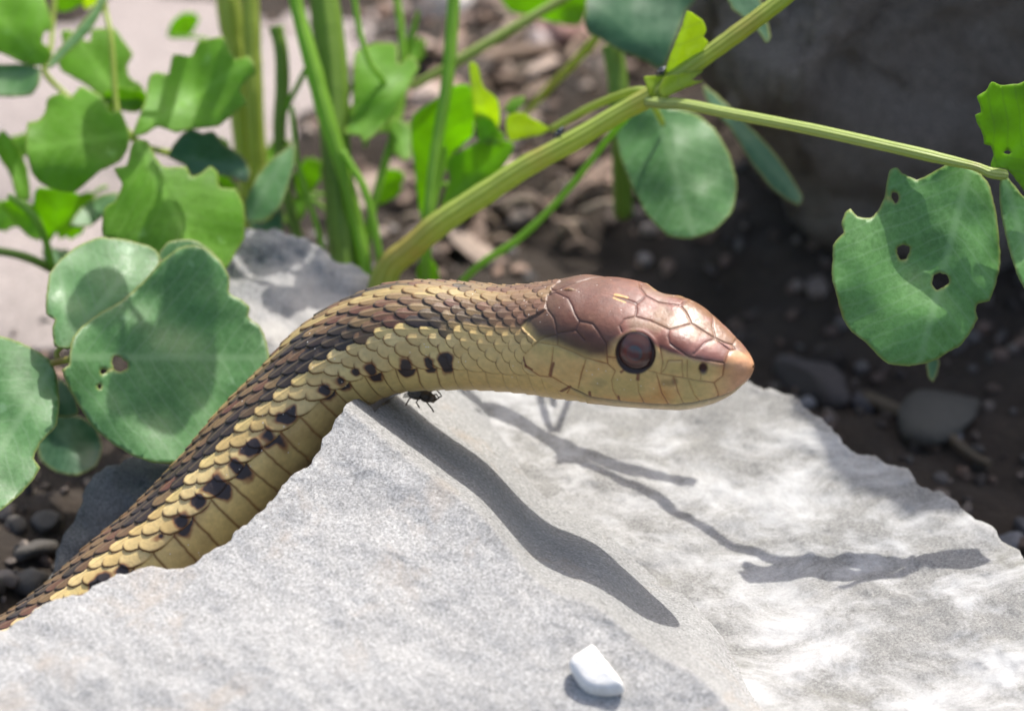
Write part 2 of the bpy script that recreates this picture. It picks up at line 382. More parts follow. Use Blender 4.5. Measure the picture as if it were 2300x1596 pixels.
# rocks as closed lumps: a ball cut by planes and roughened
def rock(name, loc, size, mat, seed=0, cuts=9, sub=5, rough=.06, rot=0., flat=False, cutr=(.62, .9), parent=None, col=None):
    bm = bmesh.new(); bmesh.ops.create_icosphere(bm, subdivisions=sub, radius=1)
    P = np.array([v.co[:] for v in bm.verts]); r2 = np.random.default_rng(seed)
    for _ in range(cuts):
        n = r2.normal(size=3); n /= np.linalg.norm(n); h = r2.uniform(*cutr)
        s = P @ n - h; P = P - np.outer(np.where(s > 0, s, 0) * .93, n)
    nrm = P / np.linalg.norm(P, axis=1)[:, None]
    P = P + nrm * (rough * fbm(P, 2.2, 5, seed))[:, None]
    P = P * np.asarray(size)
    c, s = math.cos(rot), math.sin(rot); P = np.stack([P[:, 0] * c - P[:, 1] * s, P[:, 0] * s + P[:, 1] * c, P[:, 2]], -1)
    Fc = np.array([[v.index for v in f.verts] for f in bm.faces]); bm.free()
    cols = None if col is None else np.tile(np.asarray(col), (len(P), 1))
    o = mesh_obj(name, P, Fc, mat, cols=cols, smoothf=not flat); o.location = loc
    return o
b = W(2130, 260, 2.2)
bo = (rock('boulder', (b[0] + .72, b[1] + .12, .05), (2.1, 1.0, 3.1), M['boulder'], 5, 14, 7, .10, .35))
cb = np.zeros(len(bo.data.vertices) * 3); bo.data.vertices.foreach_get('co', cb); cb = cb.reshape(-1, 3)
cb[:, 2] = np.where(cb[:, 2] > 0, cb[:, 2] * (.36 + .64 * smooth(-1.3, .2, cb[:, 0])), cb[:, 2]); cb[:, 0] -= .12 * cb[:, 2]; cb[:, 1] += .10 * fbm(cb, 1.6, 5, 90, .6); cb[:, 0] += .10 * fbm(cb, 1.6, 5, 95, .6)
bo.data.vertices.foreach_set('co', cb.ravel()); bo.data.update()
tag(bo, 'large charcoal boulder in shade behind the plant stem', 'boulder')
tag(facet_stone('grey_rock', [(480, 560), (545, 512), (600, 520), (660, 528), (720, 552), (790, 590), (865, 640), (920, 720), (900, 800), (760, 900), (600, 960), (480, 900), (440, 700)],
    lambda u, v: .72 + .95 * (v - .14) + .12 * u - .5 * smooth(.13, .0, v) * 0, M['bluegrey'], 11, .05, -1.0, 61, 9),
    'blue grey rock dappled with shade between the clover and the snake', 'stone')
tag(facet_stone('shaded_rock', [(95, 1420), (115, 1290), (150, 1190), (190, 1100), (240, 1045), (300, 1025), (380, 1040), (470, 1050), (540, 1200), (460, 1420), (250, 1560)],
    lambda u, v: .40 + .35 * (v + .4) + .1 * u, M['darkgrey'], 11, .04, -1.1, 71, 8),
    'dark grey rock in shade behind the snake\'s lower body', 'stone')
for (x, y, sx, sy, sd, lab) in ((330, 90, 1.05, .95, 3, 'broad pale pink flat stone behind the upright stems'),
                                (40, 600, .62, .55, 8, 'pale pink flat stone between the clover leaves and the bare edge')):
    p = G(x, y); tag(rock('flat_stone', (p[0], p[1], p[2] + .0), (sx, sy, .10), M['pink'], sd, 9, 5, .05, .3 * sd), lab, 'stone')

# ------------------------------------------------------------------ the snake
# spine: x, y, depth, radius (traced units), angle of the back against the camera
spine = [(-620, 1690, .62, 60, 95), (-450, 1660, .40, 88, 95), (-270, 1640, .22, 108, 95), (-100, 1570, .15, 116, 100), (30, 1508, .13, 117, 104), (152, 1426, .13, 118, 100), (270, 1322, .13, 118, 98), (378, 1230, .13, 118, 96), (495, 1106, .13, 117, 92), (580, 1003, .13, 116, 87),
         (671, 908, .12, 115, 79), (738, 837, .11, 116, 71), (808, 790, .09, 117, 64), (886, 762, .06, 121, 58), (960, 755, .03, 123, 55), (1050, 757, .0, 119.5, 53), (1130, 762, -.035, 118, 51)]
top = [(1201, 639, 887), (1258, 627, 896), (1302, 617, 901), (1345, 621, 906), (1391, 625, 911), (1440, 637, 915), (1489, 656, 918), (1535, 671, 920), (1569, 689, 916), (1610, 723, 904), (1647, 758, 884), (1667, 780, 866), (1681, 798, 850), (1688, 811, 837), (1691, 819, 826)]
HPHI = [51, 50, 49, 48, 45, 42, 40, 38, 36, 33, 30, 28, 26, 26, 26]
for (x, a, b), ph in zip(top, HPHI):
    f = max(0, (x - 1150) / 540); spine.append((x, (a + b) / 2, -.045 - .235 * f ** 1.1, (b - a) / 2, ph))
S = spline(spine, 4000)
C3 = WN(S[:, 0], S[:, 1], S[:, 2]); rad = S[:, 3] * PXU * (DIST + S[:, 2]) / DIST
seg = np.sqrt((np.diff(C3, axis=0) ** 2).sum(1) + np.diff(rad) ** 2)
wgt = np.where(S[:-1, 0] < -40, .12, np.where(S[:-1, 0] < 1180, 1., 1.12))
cum = np.concatenate([[0], np.cumsum(seg * wgt)]); NS = int(cum[-1] / .0021)
tt = np.interp(np.linspace(0, cum[-1], NS), cum, np.arange(len(S)))
lerp = lambda A: np.stack([np.interp(tt, np.arange(len(S)), A[:, k]) for k in range(A.shape[1])], -1)
C3, rad, Sx = lerp(C3), np.interp(tt, np.arange(len(S)), rad), lerp(S)
sx = Sx[:, 0]; phi = np.radians(Sx[:, 4])
C3s = C3.copy()
Tn = np.gradient(spline(spine[:17] + [(1420, 770, -.17, 1, 1), (1690, 812, -.29, 1, 1)], 10), axis=0)
Tg = np.gradient(C3, axis=0); Tg /= np.linalg.norm(Tg, axis=1)[:, None]
# steady axis through the head
hax = W(1690, 800, -.28) - W(1180, 762, -.05); hax /= np.linalg.norm(hax); wh = smooth(1150, 1290, sx)[:, None]
Tg = Tg * (1 - wh) + hax * wh; Tg /= np.linalg.norm(Tg, axis=1)[:, None]
Vc = CAM - C3; Vc /= np.linalg.norm(Vc, axis=1)[:, None]
E = np.cross(Vc, Tg); E /= np.linalg.norm(E, axis=1)[:, None]; Fc = np.cross(Tg, E)
NT = 420
th = np.linspace(-math.pi, math.pi, NT, endpoint=False)
ath = np.abs(th)
hw = smooth(1190, 1330, sx)[:, None]; tipw = smooth(1650, 1692, sx)[:, None]
body_r = 1 - .05 * np.exp(-((ath - math.pi) / .7) ** 2)
n_e = np.interp(sx, [1200, 1400, 1600], [2.4, 2.8, 3.6])[:, None]
head_r = (np.abs(np.cos(th))[None] ** n_e + np.abs(np.sin(th) / .95)[None] ** n_e) ** (-1 / n_e)
Rr = body_r[None] * (1 - hw) + (head_r * (1 - tipw) + tipw) * hw
MIDX, MIDY = [1150, 1250, 1353, 1428, 1558, 1612, 1641, 1700], [668, 655, 656, 684, 729, 760, 783, 822]
cand = np.radians(np.arange(24, 84, 1.)); bestphi = np.zeros(NS); r0_ = Rr[:, 0 + np.argmin(ath)]
err = []
for cph in cand:                                           # roll of the head that puts its crown line where the photo shows it
    uu_ = Rr * np.sin(cph - th[None]); h_, l_ = uu_.max(1), uu_.min(1); kk = 2 / (h_ - l_)
    pt = C3 + rad[:, None] * ((r0_ * math.cos(cph) * kk)[:, None] * Fc + (r0_ * math.sin(cph) * kk - (h_ + l_) / 2 * kk)[:, None] * E)
    px_, py_ = PROJ(pt); err.append(np.abs(py_ - np.interp(px_, MIDX, MIDY)))
sol = cand[np.argmin(np.array(err), 0)]
ker = np.ones(91) / 91; sol = np.convolve(np.pad(sol, 45, 'edge'), ker, 'valid')
wsol = smooth(1120, 1240, sx); phi = phi * (1 - wsol) + sol * wsol
print('HEAD ROLL', [(int(x), int(np.degrees(phi[np.argmin(np.abs(sx - x))]))) for x in (1100, 1200, 1300, 1400, 1500, 1600, 1650, 1690)])
PH = phi[:, None] - th[None]
up = Rr * np.sin(PH); hi, lo = up.max(1), up.min(1)
k = 2 / (hi - lo); sh = -(hi + lo) / 2 * k
P0 = C3[:, None] + rad[:, None, None] * ((Rr * np.cos(PH) * k[:, None])[..., None] * Fc[:, None] + (up * k[:, None] + sh[:, None])[..., None] * E[:, None])
dS = np.gradient(P0, axis=0); dT = (np.roll(P0, -1, 1) - np.roll(P0, 1, 1)) / 2
Nn = np.cross(dS, dT); Nn /= (np.linalg.norm(Nn, axis=2)[..., None] + 1e-12)
if (Nn[NS // 2] * (P0[NS // 2] - C3[NS // 2])).sum() < 0: Nn = -Nn
# scale index along the body and row index round it
pitch = np.interp(sx, [-600, 300, 600, 800, 950, 1050, 1120, 1200, 1300], [.066, .064, .062, .058, .054, .047, .040, .036, .036])
ds = np.concatenate([[0], np.linalg.norm(np.diff(C3s, axis=0), axis=1)]); gs = np.cumsum(ds / pitch)
wrow = np.array([.88, .88, .88, .90, .95, 1.0, 1.04, 1.10, 1.2, 1.35]); half = np.concatenate([[0], wrow[0] / 2 + np.concatenate([[0], np.cumsum(wrow[1:])])])
TV = R(82); knots = half / half[-1] * TV                  # angle at row borders .5, 1.5 ... 9.5
rowc = np.interp(ath, np.concatenate([knots, [math.pi]]), np.concatenate([[0], np.arange(10) + .5, [9.5 + 6]])) * np.sign(th)
gg = np.broadcast_to(gs[:, None], (NS, NT)); rr = np.broadcast_to(rowc[None], (NS, NT))
xx = np.broadcast_to(sx[:, None], (NS, NT)); aa = np.broadcast_to(ath[None], (NS, NT))
best = np.full((NS, NT), -9.); bj = np.zeros((NS, NT), int); bi = np.zeros((NS, NT), int); bp = np.zeros((NS, NT)); bq = np.zeros((NS, NT)); be_ = np.zeros((NS, NT))
nz = fbm(P0, 30, 3, 5) * .07 + fbm(P0, 5, 2, 6) * .10
for dj in (-1, 0, 1):
    jr = np.clip(np.round(rr).astype(int) + dj, -9, 9); q = rr - jr; off = np.where(jr % 2 == 0, 0., .5)
    for di in (-1, 0, 1):
        ii = np.round(gg - off).astype(int) + di; p = gg - off - ii + nz
        pt = np.where(p < 0, np.abs(p) / .80, np.abs(p) / .92)
        met = np.abs(q / 1.02) ** 2.1 + pt ** 2.3
        jit = (_hash(ii, jr, ii * 0, 3) - .5) * .26
        qb = q * np.where(rr < 0, -1, 1); hgt = .46 - .62 * (p - .34 * qb) - .36 * q * q + jit + .13 * np.exp(-(q / .13) ** 2) * (np.abs(jr) < 8) - .25 * smooth(.8, 1., met)
        ok = (met < 1) & (hgt > best)
        for A_, B_ in ((best, hgt), (bj, jr), (bi, ii), (bp, p), (bq, q), (be_, met)): A_[ok] = B_[ok]
# belly scutes
vreg = np.abs(rr) > 9.35
gv = gg + .30 * np.clip((aa - TV) / (math.pi - TV), 0, 1) + nz * .5; iv = np.floor(gv).astype(int); pv = gv - iv
hv = .12 - .42 * pv - .25 * smooth(.06, 0, pv) 
isv = vreg & (hv > best); best = np.where(isv, hv, best)
gap = best < -5; best = np.where(gap, -.35, best)
# colours of the body
def mixc(a, b, t): return a + (b - a) * np.asarray(t)[..., None]
rnd = _hash(bi, bj, bi * 0, 11); rnd2 = _hash(bi, bj, bi * 0, 12); rnd3 = _hash(bi, bj, bi * 0, 13)
aj = np.abs(bj)
tan = mixc(lin(218, 192, 132), lin(200, 170, 108), rnd); tan = mixc(tan, lin(212, 188, 118), (rnd2 > .6) * .5)
tan = np.where((aj <= 1)[..., None], mixc(tan * .55, lin(132, 106, 66), rnd3 * .7), tan)
brown = mixc(lin(128, 104, 68), lin(104, 76, 52), rnd); brown = mixc(brown, lin(98, 56, 44), (rnd2 > .72) * .7)
blk = vnoise(np.stack([bi * .55, bj * .6, bi * 0.], -1), 1., 31) + (rnd3 - .5) * .9
brown = mixc(brown, lin(44, 37, 33), np.clip((blk - .18) * 4, 0, .92))
is_tan = (aj >= 7) | (aj == 0) | ((aj == 1) & (rnd > .3)) | ((aj == 6) & (rnd2 > np.interp(xx, [800, 900, 1000], [2., .7, .3])))
col = np.where(is_tan[..., None], tan, brown)
col = np.where(((aj == 1) & (np.sign(bj) * bq > .1))[..., None], mixc(col, brown, .7), col)
edge = smooth(.55, 1., be_)
bqb = bq * np.where(rr < 0, -1, 1); tailedge = smooth(-.30, -.70, bp - .4 * bqb)
col = mixc(col, np.where(is_tan[..., None], lin(120, 84, 46), lin(34, 26, 26)), np.clip(.22 * edge + .80 * tailedge * edge, 0, 1))
col = mixc(col, lin(120, 104, 76), (~is_tan) * np.exp(-(bq / .14) ** 2) * .45)          # keel
col = mixc(col, lin(150, 128, 84), (is_tan & (aj >= 7)) * smooth(.2, .7, bp) * .35)
vent = mixc(np.broadcast_to(lin(216, 188, 116), col.shape), lin(172, 128, 76), smooth(R(125), R(170), aa) * .8)  # browner toward the belly midline: its own tint plus painted-in shading
vent = mixc(vent, lin(208, 182, 124), _hash(iv, iv * 0, iv * 0, 5) * .4)
vent = mixc(vent, lin(168, 136, 84), np.clip(fbm(P0, 9, 3, 91) * .7, 0, .5))
vent = mixc(vent, lin(126, 78, 42), np.clip(np.exp(-(pv / .07) ** 2) + np.exp(-((1 - pv) / .05) ** 2), 0, 1) * .75)
col = np.where(isv[..., None], vent, col)
# dark spots where scute and first row meet
i0 = np.floor(gg).astype(int); spot = np.zeros((NS, NT)); rim = np.zeros((NS, NT)); nsp = fbm(P0, 26, 3, 77) * .16
for di in (-1, 0, 1):
    ii = i0 + di; h1 = _hash(ii, ii * 0 + 3, ii * 0, 9); h2 = _hash(ii, ii * 0 + 4, ii * 0, 9); h3 = _hash(ii, ii * 0 + 5, ii * 0, 9)
    on = (ii < gs[np.argmin(np.abs(sx - 1040))]) & (h1 > np.interp(gs, [gs[np.argmin(np.abs(sx - 700))], gs[np.argmin(np.abs(sx - 850))]], [.10, .50])[:, None]) 
    ps = gg - ii - .22 - .2 * h2; qs = (np.abs(rr) - 9.35 - .5 * (h3 - .4)) 
    ps = gv - ii - .70 + .12 * h2; qs = np.abs(rr) - 9.30 - .35 * h3
    sz = .42 + .16 * h2 - .16 * np.clip(qs, -1, 1); m1 = (np.abs(ps / sz) ** 3 + np.abs(qs / (.62 + .75 * h3)) ** 3) ** (1 / 3) + nsp * 2.2
    m1 = np.where(isv, m1, m1 + .10 + .35 * (_hash(ii, ii * 0 + 6, ii * 0, 9) > .45))
    spot = np.maximum(spot, on * smooth(1.0, .86, m1)); rim = np.maximum(rim, on * smooth(1.25, .95, m1))
fade = 1.
col = mixc(col, lin(196, 150, 84), smooth(980, 1150, xx) * smooth(R(80), R(125), aa) * .5)
col = np.where(gap[..., None], lin(36, 30, 30), col)
yellow_neck = smooth(1000, 1120, xx) * smooth(4.4, 5.4, np.abs(rr))
col = mixc(col, lin(220, 184, 116), yellow_neck * .7 * (1 - edge * .85))
col = mixc(col, lin(120, 62, 32), rim * fade * .8); col = mixc(col, lin(38, 33, 37), spot * fade * .96)
cap = smooth(1110, 1190, xx) * smooth(6.2, 4.6, np.abs(rr)) * (1 - edge * .6)
col = mixc(col, lin(112, 80, 58), cap * .72)
# head plates, traced once and mirrored to the far side
hx, hy = PROJ(P0.reshape(-1, 3)); hx, hy = hx.reshape(NS, NT), hy.reshape(NS, NT)
mir = (-np.arange(NT)) % NT; neg = th < 0
hx[:, neg] = hx[:, mir[neg]]; hy[:, neg] = hy[:, mir[neg]]
face = (Nn * (CAM - P0)).sum(2) / np.linalg.norm(CAM - P0, axis=2); face[:, neg] = face[:, mir[neg]]
region = Z5((560, 120), (640, 185), (730, 230), (800, 250), (720, 290), (560, 280), (500, 330), (480, 440), (330, 520), (290, 560), (330, 600), (420, 680), (310, 800), (330, 890), (440, 960), (600, 1070), (800, 1135), (900, 1300), (2400, 1300), (2400, 120))
hsel = sx > 1150
HX, HY, HF = hx[hsel], hy[hsel], face[hsel]
HM = inpoly(HX, HY, region) | (HF < .02) & (np.broadcast_to(sx[hsel][:, None], HX.shape) > 1330)
# far behind the crown line the mirrored top is fine; soften the border
seams = [Z5(*s) for s in (
    [(800, 205), (835, 215), (850, 255), (930, 298), (1060, 345), (1190, 395)], [(1190, 395), (1194, 440), (1185, 490)], [(1190, 395), (1300, 375), (1400, 360), (1445, 305)],
    [(1185, 490), (1100, 510), (1060, 560), (1080, 610)], [(1185, 490), (1300, 520), (1450, 590)], [(1450, 590), (1530, 570), (1620, 545), (1650, 500), (1680, 470), (1740, 435)],
    [(1620, 545), (1720, 600), (1800, 655), (1870, 710), (1925, 750)], [(1810, 660), (1850, 640), (1890, 600)], [(1450, 590), (1440, 640), (1455, 700)], [(1810, 660), (1730, 690), (1640, 780)],
    [(1925, 750), (1980, 740), (2050, 715)], [(1925, 750), (1900, 800), (1880, 850)], [(660, 345), (690, 400), (715, 470), (750, 525)], [(750, 525), (850, 545), (910, 620)],
    [(500, 435), (550, 500), (565, 560), (575, 620), (580, 712)], [(575, 620), (720, 595), (790, 670)], [(420, 682), (480, 650), (575, 630)], [(750, 525), (720, 595)],
    [(430, 690), (580, 715), (690, 760), (800, 810), (970, 855), (1030, 910)], [(1290, 905), (1380, 935), (1480, 950), (1560, 962), (1690, 990), (1800, 1000), (1830, 1080), (1830, 1115)],
    [(545, 730), (535, 830), (510, 945)], [(800, 825), (765, 930), (740, 1045)], [(1030, 910), (1000, 980), (1010, 1060), (1060, 1150)], [(1200, 960), (1210, 1080), (1260, 1172)],
    [(1350, 930), (1390, 1080), (1450, 1180)], [(1480, 955), (1520, 1080), (1570, 1185)], [(1600, 985), (1640, 1090), (1690, 1150)],
    [(1380, 730), (1400, 840), (1380, 935)], [(1440, 830), (1550, 828), (1555, 960)], [(1440, 830), (1420, 890), (1380, 935)], [(1590, 830), (1590, 960)], [(1700, 910), (1690, 990)], [(1880, 860), (1865, 950), (1800, 1000)],
    [(965, 800), (1045, 806)], [(900, 610), (960, 700), (965, 800), (970, 855)], [(1455, 700), (1600, 800), (1700, 820), (1880, 850)],
    [(330, 880), (440, 950), (540, 960), (680, 1040), (640, 1100)], [(310, 800), (340, 720), (430, 690)], [(340, 510), (480, 440)], [(500, 435), (480, 340)], [(290, 560), (340, 510)], [(480, 340), (560, 300), (660, 345)])]
mouth = Z5((2060, 990), (1940, 1078), (1830, 1118), (1660, 1160), (1500, 1180), (1300, 1172), (1060, 1152), (830, 1115), (680, 1042))
mid_seam = Z5((800, 205), (850, 255), (1190, 395), (1620, 545), (1925, 750), (2060, 800))
sd = np.full(HX.shape, 1e9)
for s in seams: sd = np.minimum(sd, segdist(HX, HY, s))
md = segdist(HX, HY, mouth); vis = smooth(.0, .18, HF)
sd = np.where(vis > .01, sd, 1e9); md = np.where(vis > .01, md, 1e9)
hn = fbm(P0[hsel], 14, 4, 21); hn2 = fbm(P0[hsel], 60, 3, 22)
pl = .30 * (1 - np.exp(-sd / 3.5)) - .36 * np.exp(-(sd / 1.25) ** 2) * vis - 1.5 * np.exp(-(md / 2.0) ** 2) * vis + .05 * hn2 + .10 * hn
# base colours: brown crown, yellow lips
brow = Z5((200, 100), (250, 480), (420, 684), (580, 712), (700, 770), (830, 810), (960, 800), (1020, 700), (1180, 620), (1345, 720), (1450, 765), (1600, 815), (1700, 850), (1880, 868), (1935, 775), (2075, 722), (2300, 600), (2300, 100))
bd = segdist(HX, HY, brow + brow[:1]); bsd = np.where(inpoly(HX, HY, brow), bd, -bd); bw = np.interp(HX, [1380, 1440, 1560, 1640], [2.6, 1., 1., 2.6]); bmask = smooth(-5, 7, (bsd + hn * 4) / bw)
bmask = np.maximum(bmask, np.broadcast_to(((th < 0) & (th > R(-62)))[None], HX.shape) * smooth(1440, 1500, HX) * smooth(1690, 1660, HX))
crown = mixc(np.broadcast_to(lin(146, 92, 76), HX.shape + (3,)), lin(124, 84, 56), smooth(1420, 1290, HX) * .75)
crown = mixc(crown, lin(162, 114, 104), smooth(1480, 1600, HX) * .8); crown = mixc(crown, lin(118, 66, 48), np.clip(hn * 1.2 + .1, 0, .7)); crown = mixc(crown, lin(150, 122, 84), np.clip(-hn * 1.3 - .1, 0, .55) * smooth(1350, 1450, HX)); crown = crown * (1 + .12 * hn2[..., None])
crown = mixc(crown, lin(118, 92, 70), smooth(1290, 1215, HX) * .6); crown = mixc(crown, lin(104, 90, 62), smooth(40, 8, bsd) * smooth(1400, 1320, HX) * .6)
lips = mixc(np.broadcast_to(lin(220, 184, 118), HX.shape + (3,)), lin(204, 150, 84), np.clip(smooth(865, 900, HY) * .55 + hn * .5 + .5 * np.exp(-sd / 5.) * np.clip(hn * 1.5 + .3, 0, 1), 0, .85))
lips = mixc(lips, lin(184, 166, 100), np.clip(-hn * .8, 0, .6))
lips = mixc(lips, lin(206, 150, 112), smooth(1590, 1665, HX) * .9)
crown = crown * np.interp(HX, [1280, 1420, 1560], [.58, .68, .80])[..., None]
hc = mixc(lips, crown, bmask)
for (a, b, L, wd) in (((1015, 345), (1105, 378), 0, 13), ):
    e = segdist(HX, HY, Z5(a, b)); hc = mixc(hc, lin(224, 172, 100), .75 * smooth(wd * .288 * 1.1, wd * .288 * .2, e + hn * 2.))
wed = [Z5((548, 850), (535, 890), (525, 945)), Z5((310, 800), (330, 870)), Z5((1210, 930), (1205, 975)), Z5((1090, 905), (1075, 915)), Z5((330, 870), (380, 900)), Z5((590, 1075), (680, 1030)), Z5((830, 1075), (835, 1110)), Z5((1055, 1110), (1062, 1150))]
for i, s in enumerate(wed):
    hc = mixc(hc, lin(112, 52, 36), smooth(5.5 if i in (0, 2) else 4, 1.5, segdist(HX, HY, s) + hn) * .85)
for (cx, cy, rx, ry, cc, a) in ((1440, 1000, 80, 40, (120, 104, 62), .6), (1490, 990, 30, 40, (96, 70, 48), .6), (900, 1000, 60, 40, (150, 140, 95), .4)):
    (qx, qy), = Z5((cx, cy)); hc = mixc(hc, lin(*cc), smooth(1.2, .3, np.hypot((HX - qx) / rx / .288, (HY - qy) / ry / .288) + hn * .3) * a)
seamcol = mixc(np.broadcast_to(lin(150, 88, 46), hc.shape), lin(70, 40, 34), bmask)
hc = mixc(hc, seamcol, np.exp(-(sd / 1.25) ** 2) * vis * np.clip(.75 + hn * .5, .3, 1)); hc = mixc(hc, lin(62, 32, 24), np.exp(-(md / 1.8) ** 2) * vis * .95)
chin = np.broadcast_to(lin(214, 190, 146), hc.shape)
below = smooth(-1, 3, HY - np.interp(HX, [p[0] for p in mouth[::-1]], [p[1] for p in mouth[::-1]], left=2000))
hc = mixc(hc, chin, below * .8 * smooth(1290, 1380, HX)); hc = mixc(hc, chin, 1 - vis)
(ex, ey), = Z5((1187, 770)); er = np.hypot((HX - ex) / (158 * .288), (HY - ey) / (157 * .288))
farside = np.broadcast_to(np.where(th < 0, .35, 1.)[None], HX.shape)
pl = pl - 2.6 * smooth(1.02, .86, er) * vis * .55 + .3 * np.exp(-((er - 1.1) / .09) ** 2) * vis * farside
hc = mixc(hc, lin(52, 32, 28), smooth(1.05, .98, er + hn * .03) * vis)
(qx, qy), = Z5((1715, 890)); nr = np.hypot((HX - qx) / (46 * .288), (HY - qy) / (58 * .288))
pl = pl - 1.5 * smooth(1., .35, nr) * vis; hc = mixc(hc, lin(62, 20, 16), smooth(1.05, .5, nr) * vis)
AMP = .0084
disp = best * AMP * np.interp(sx, [-700, 900, 1150, 1250], [1, 1, .8, .7])[:, None]
rough = np.where(is_tan, .50, .46); rough = np.where(isv, .42, rough)
hm = HM.astype(float)
disp[hsel] = disp[hsel] * (1 - hm) + (pl * .0050) * hm
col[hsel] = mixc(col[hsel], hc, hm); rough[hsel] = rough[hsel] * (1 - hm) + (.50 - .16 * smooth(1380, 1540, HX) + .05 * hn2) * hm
gn = fbm(P0, 90, 2, 61)
col = np.clip(col * (1 + .10 * gn[..., None]), .005, .9)
PF = P0 + Nn * disp[..., None]
idx = np.arange(NS * NT).reshape(NS, NT); nx_ = np.roll(idx, -1, 1)
F = np.stack([idx[:-1], idx[1:], nx_[1:], nx_[:-1]], -1).reshape(-1, 4)
m = MAT('snake_skin'); v = m.obj(); c = m.attr('Col').outputs['Color']; ro = m.attr('rough').outputs['Fac']
f1 = m.noise(95, 4, .7, v); c = m.mix(.22, c, m.mix(f1, (.02, .015, .012), c, 'MIX'))
vo = m.node('ShaderNodeTexVoronoi', i_Scale=52); m.l(v, vo.inputs['Vector'])
dust = m.math('MULTIPLY', m.ramp(vo.outputs['Distance'], [(.07, (1, 1, 1)), (.12, (0, 0, 0))]), m.ramp(m.noise(7, 3, .5, v), [(.5, (0, 0, 0)), (.62, (1, 1, 1))]))
c = m.mix(m.math('MULTIPLY', dust, .8), c, (.66, .6, .52))
m.sock('Base Color', c); m.sock('Roughness', m.math('ADD', ro, m.math('MULTIPLY', m.math('SUBTRACT', f1, .5), .25)))
m.b.inputs['Specular IOR Level'].default_value = .5
m.b.inputs['Subsurface Weight'].default_value = .08; m.b.inputs['Subsurface Radius'].default_value = (.03, .015, .008); m.b.inputs['Subsurface Scale'].default_value = .6
m.l(m.bump(m.noise(230, 3, .7, v), .14, .004, m.bump(f1, .16, .006)), m.b.inputs['Normal']); M['skin'] = m.m
base = W(152, 1426, .03)
snake = empty('snake', (base[0], base[1], base[2] - .13))
tag(snake, 'brown and yellow keeled snake with reddish head leaning over the broken rock', 'snake')
Fl = F
o = mesh_obj('body', PF.reshape(-1, 3), Fl, M['skin'], snake, attrs={'rough': rough.ravel()}, cols=col.reshape(-1, 3))
# eyes
m = MAT('clouded_eye'); r_ = m.attr('ring').outputs['Fac']; v = m.obj(); n = m.noise(40, 4, .6, v)
rj = m.math('ADD', r_, m.math('MULTIPLY', m.math('SUBTRACT', n, .5), .12))
c = m.ramp(rj, [(.0, lin(66, 68, 70)), (.36, lin(74, 76, 76)), (.46, lin(98, 58, 48)), (.66, lin(92, 66, 58)), (.86, lin(74, 48, 42)), (.97, lin(36, 22, 20))])
c = m.mix(m.math('MULTIPLY', m.ramp(m.noise(24, 3, .5, v), [(.55, (0, 0, 0)), (.7, (1, 1, 1))]), .5), c, lin(120, 52, 46))
m.sock('Base Color', c).sock('Roughness', .22); m.b.inputs['Specular IOR Level'].default_value = .45; M['eye'] = m.m
near = np.abs(th[None, :]) < 3; dd = np.where((th[None] > 0) & (face > .2), np.hypot(hx - ex, hy - ey), 1e9)
ei, ej = np.unravel_index(np.argmin(dd), dd.shape)
for j in (ej, int(mir[ej])):
    c0 = P0[ei, j]; n0 = Nn[ei - 6:ei + 7, [j - 6, j, (j + 6) % NT]].mean((0, 1)); n0 /= np.linalg.norm(n0)
    t0 = Tg[ei] - n0 * (Tg[ei] @ n0); t0 /= np.linalg.norm(t0); s0 = np.cross(n0, t0)
    rows = []; A = np.linspace(0, R(62), 26); B = np.linspace(0, 2 * math.pi, 48, endpoint=False); Re = .0530
    aa_, bb_ = np.meshgrid(A, B, indexing='ij'); mz = math.cos(R(62))
    ew = 1.0 + .07 * np.cos(bb_ - R(120))
    pts = c0 + n0 * (-.012 if j == ej else -.030) + Re * ((np.sin(aa_) * np.cos(bb_) * ew)[..., None] * t0 + (np.sin(aa_) * np.sin(bb_) * ew * .98)[..., None] * s0 + ((np.cos(aa_) - mz) * .75)[..., None] * n0)
    ii = np.arange(26 * 48).reshape(26, 48); jj = np.roll(ii, -1, 1)
    Fe = np.stack([ii[:-1], ii[1:], jj[1:], jj[:-1]], -1).reshape(-1, 4)
    mesh_obj('eye', pts.reshape(-1, 3), Fe, M['eye'], snake, attrs={'ring': (np.sin(aa_) / math.sin(R(62))).ravel()})

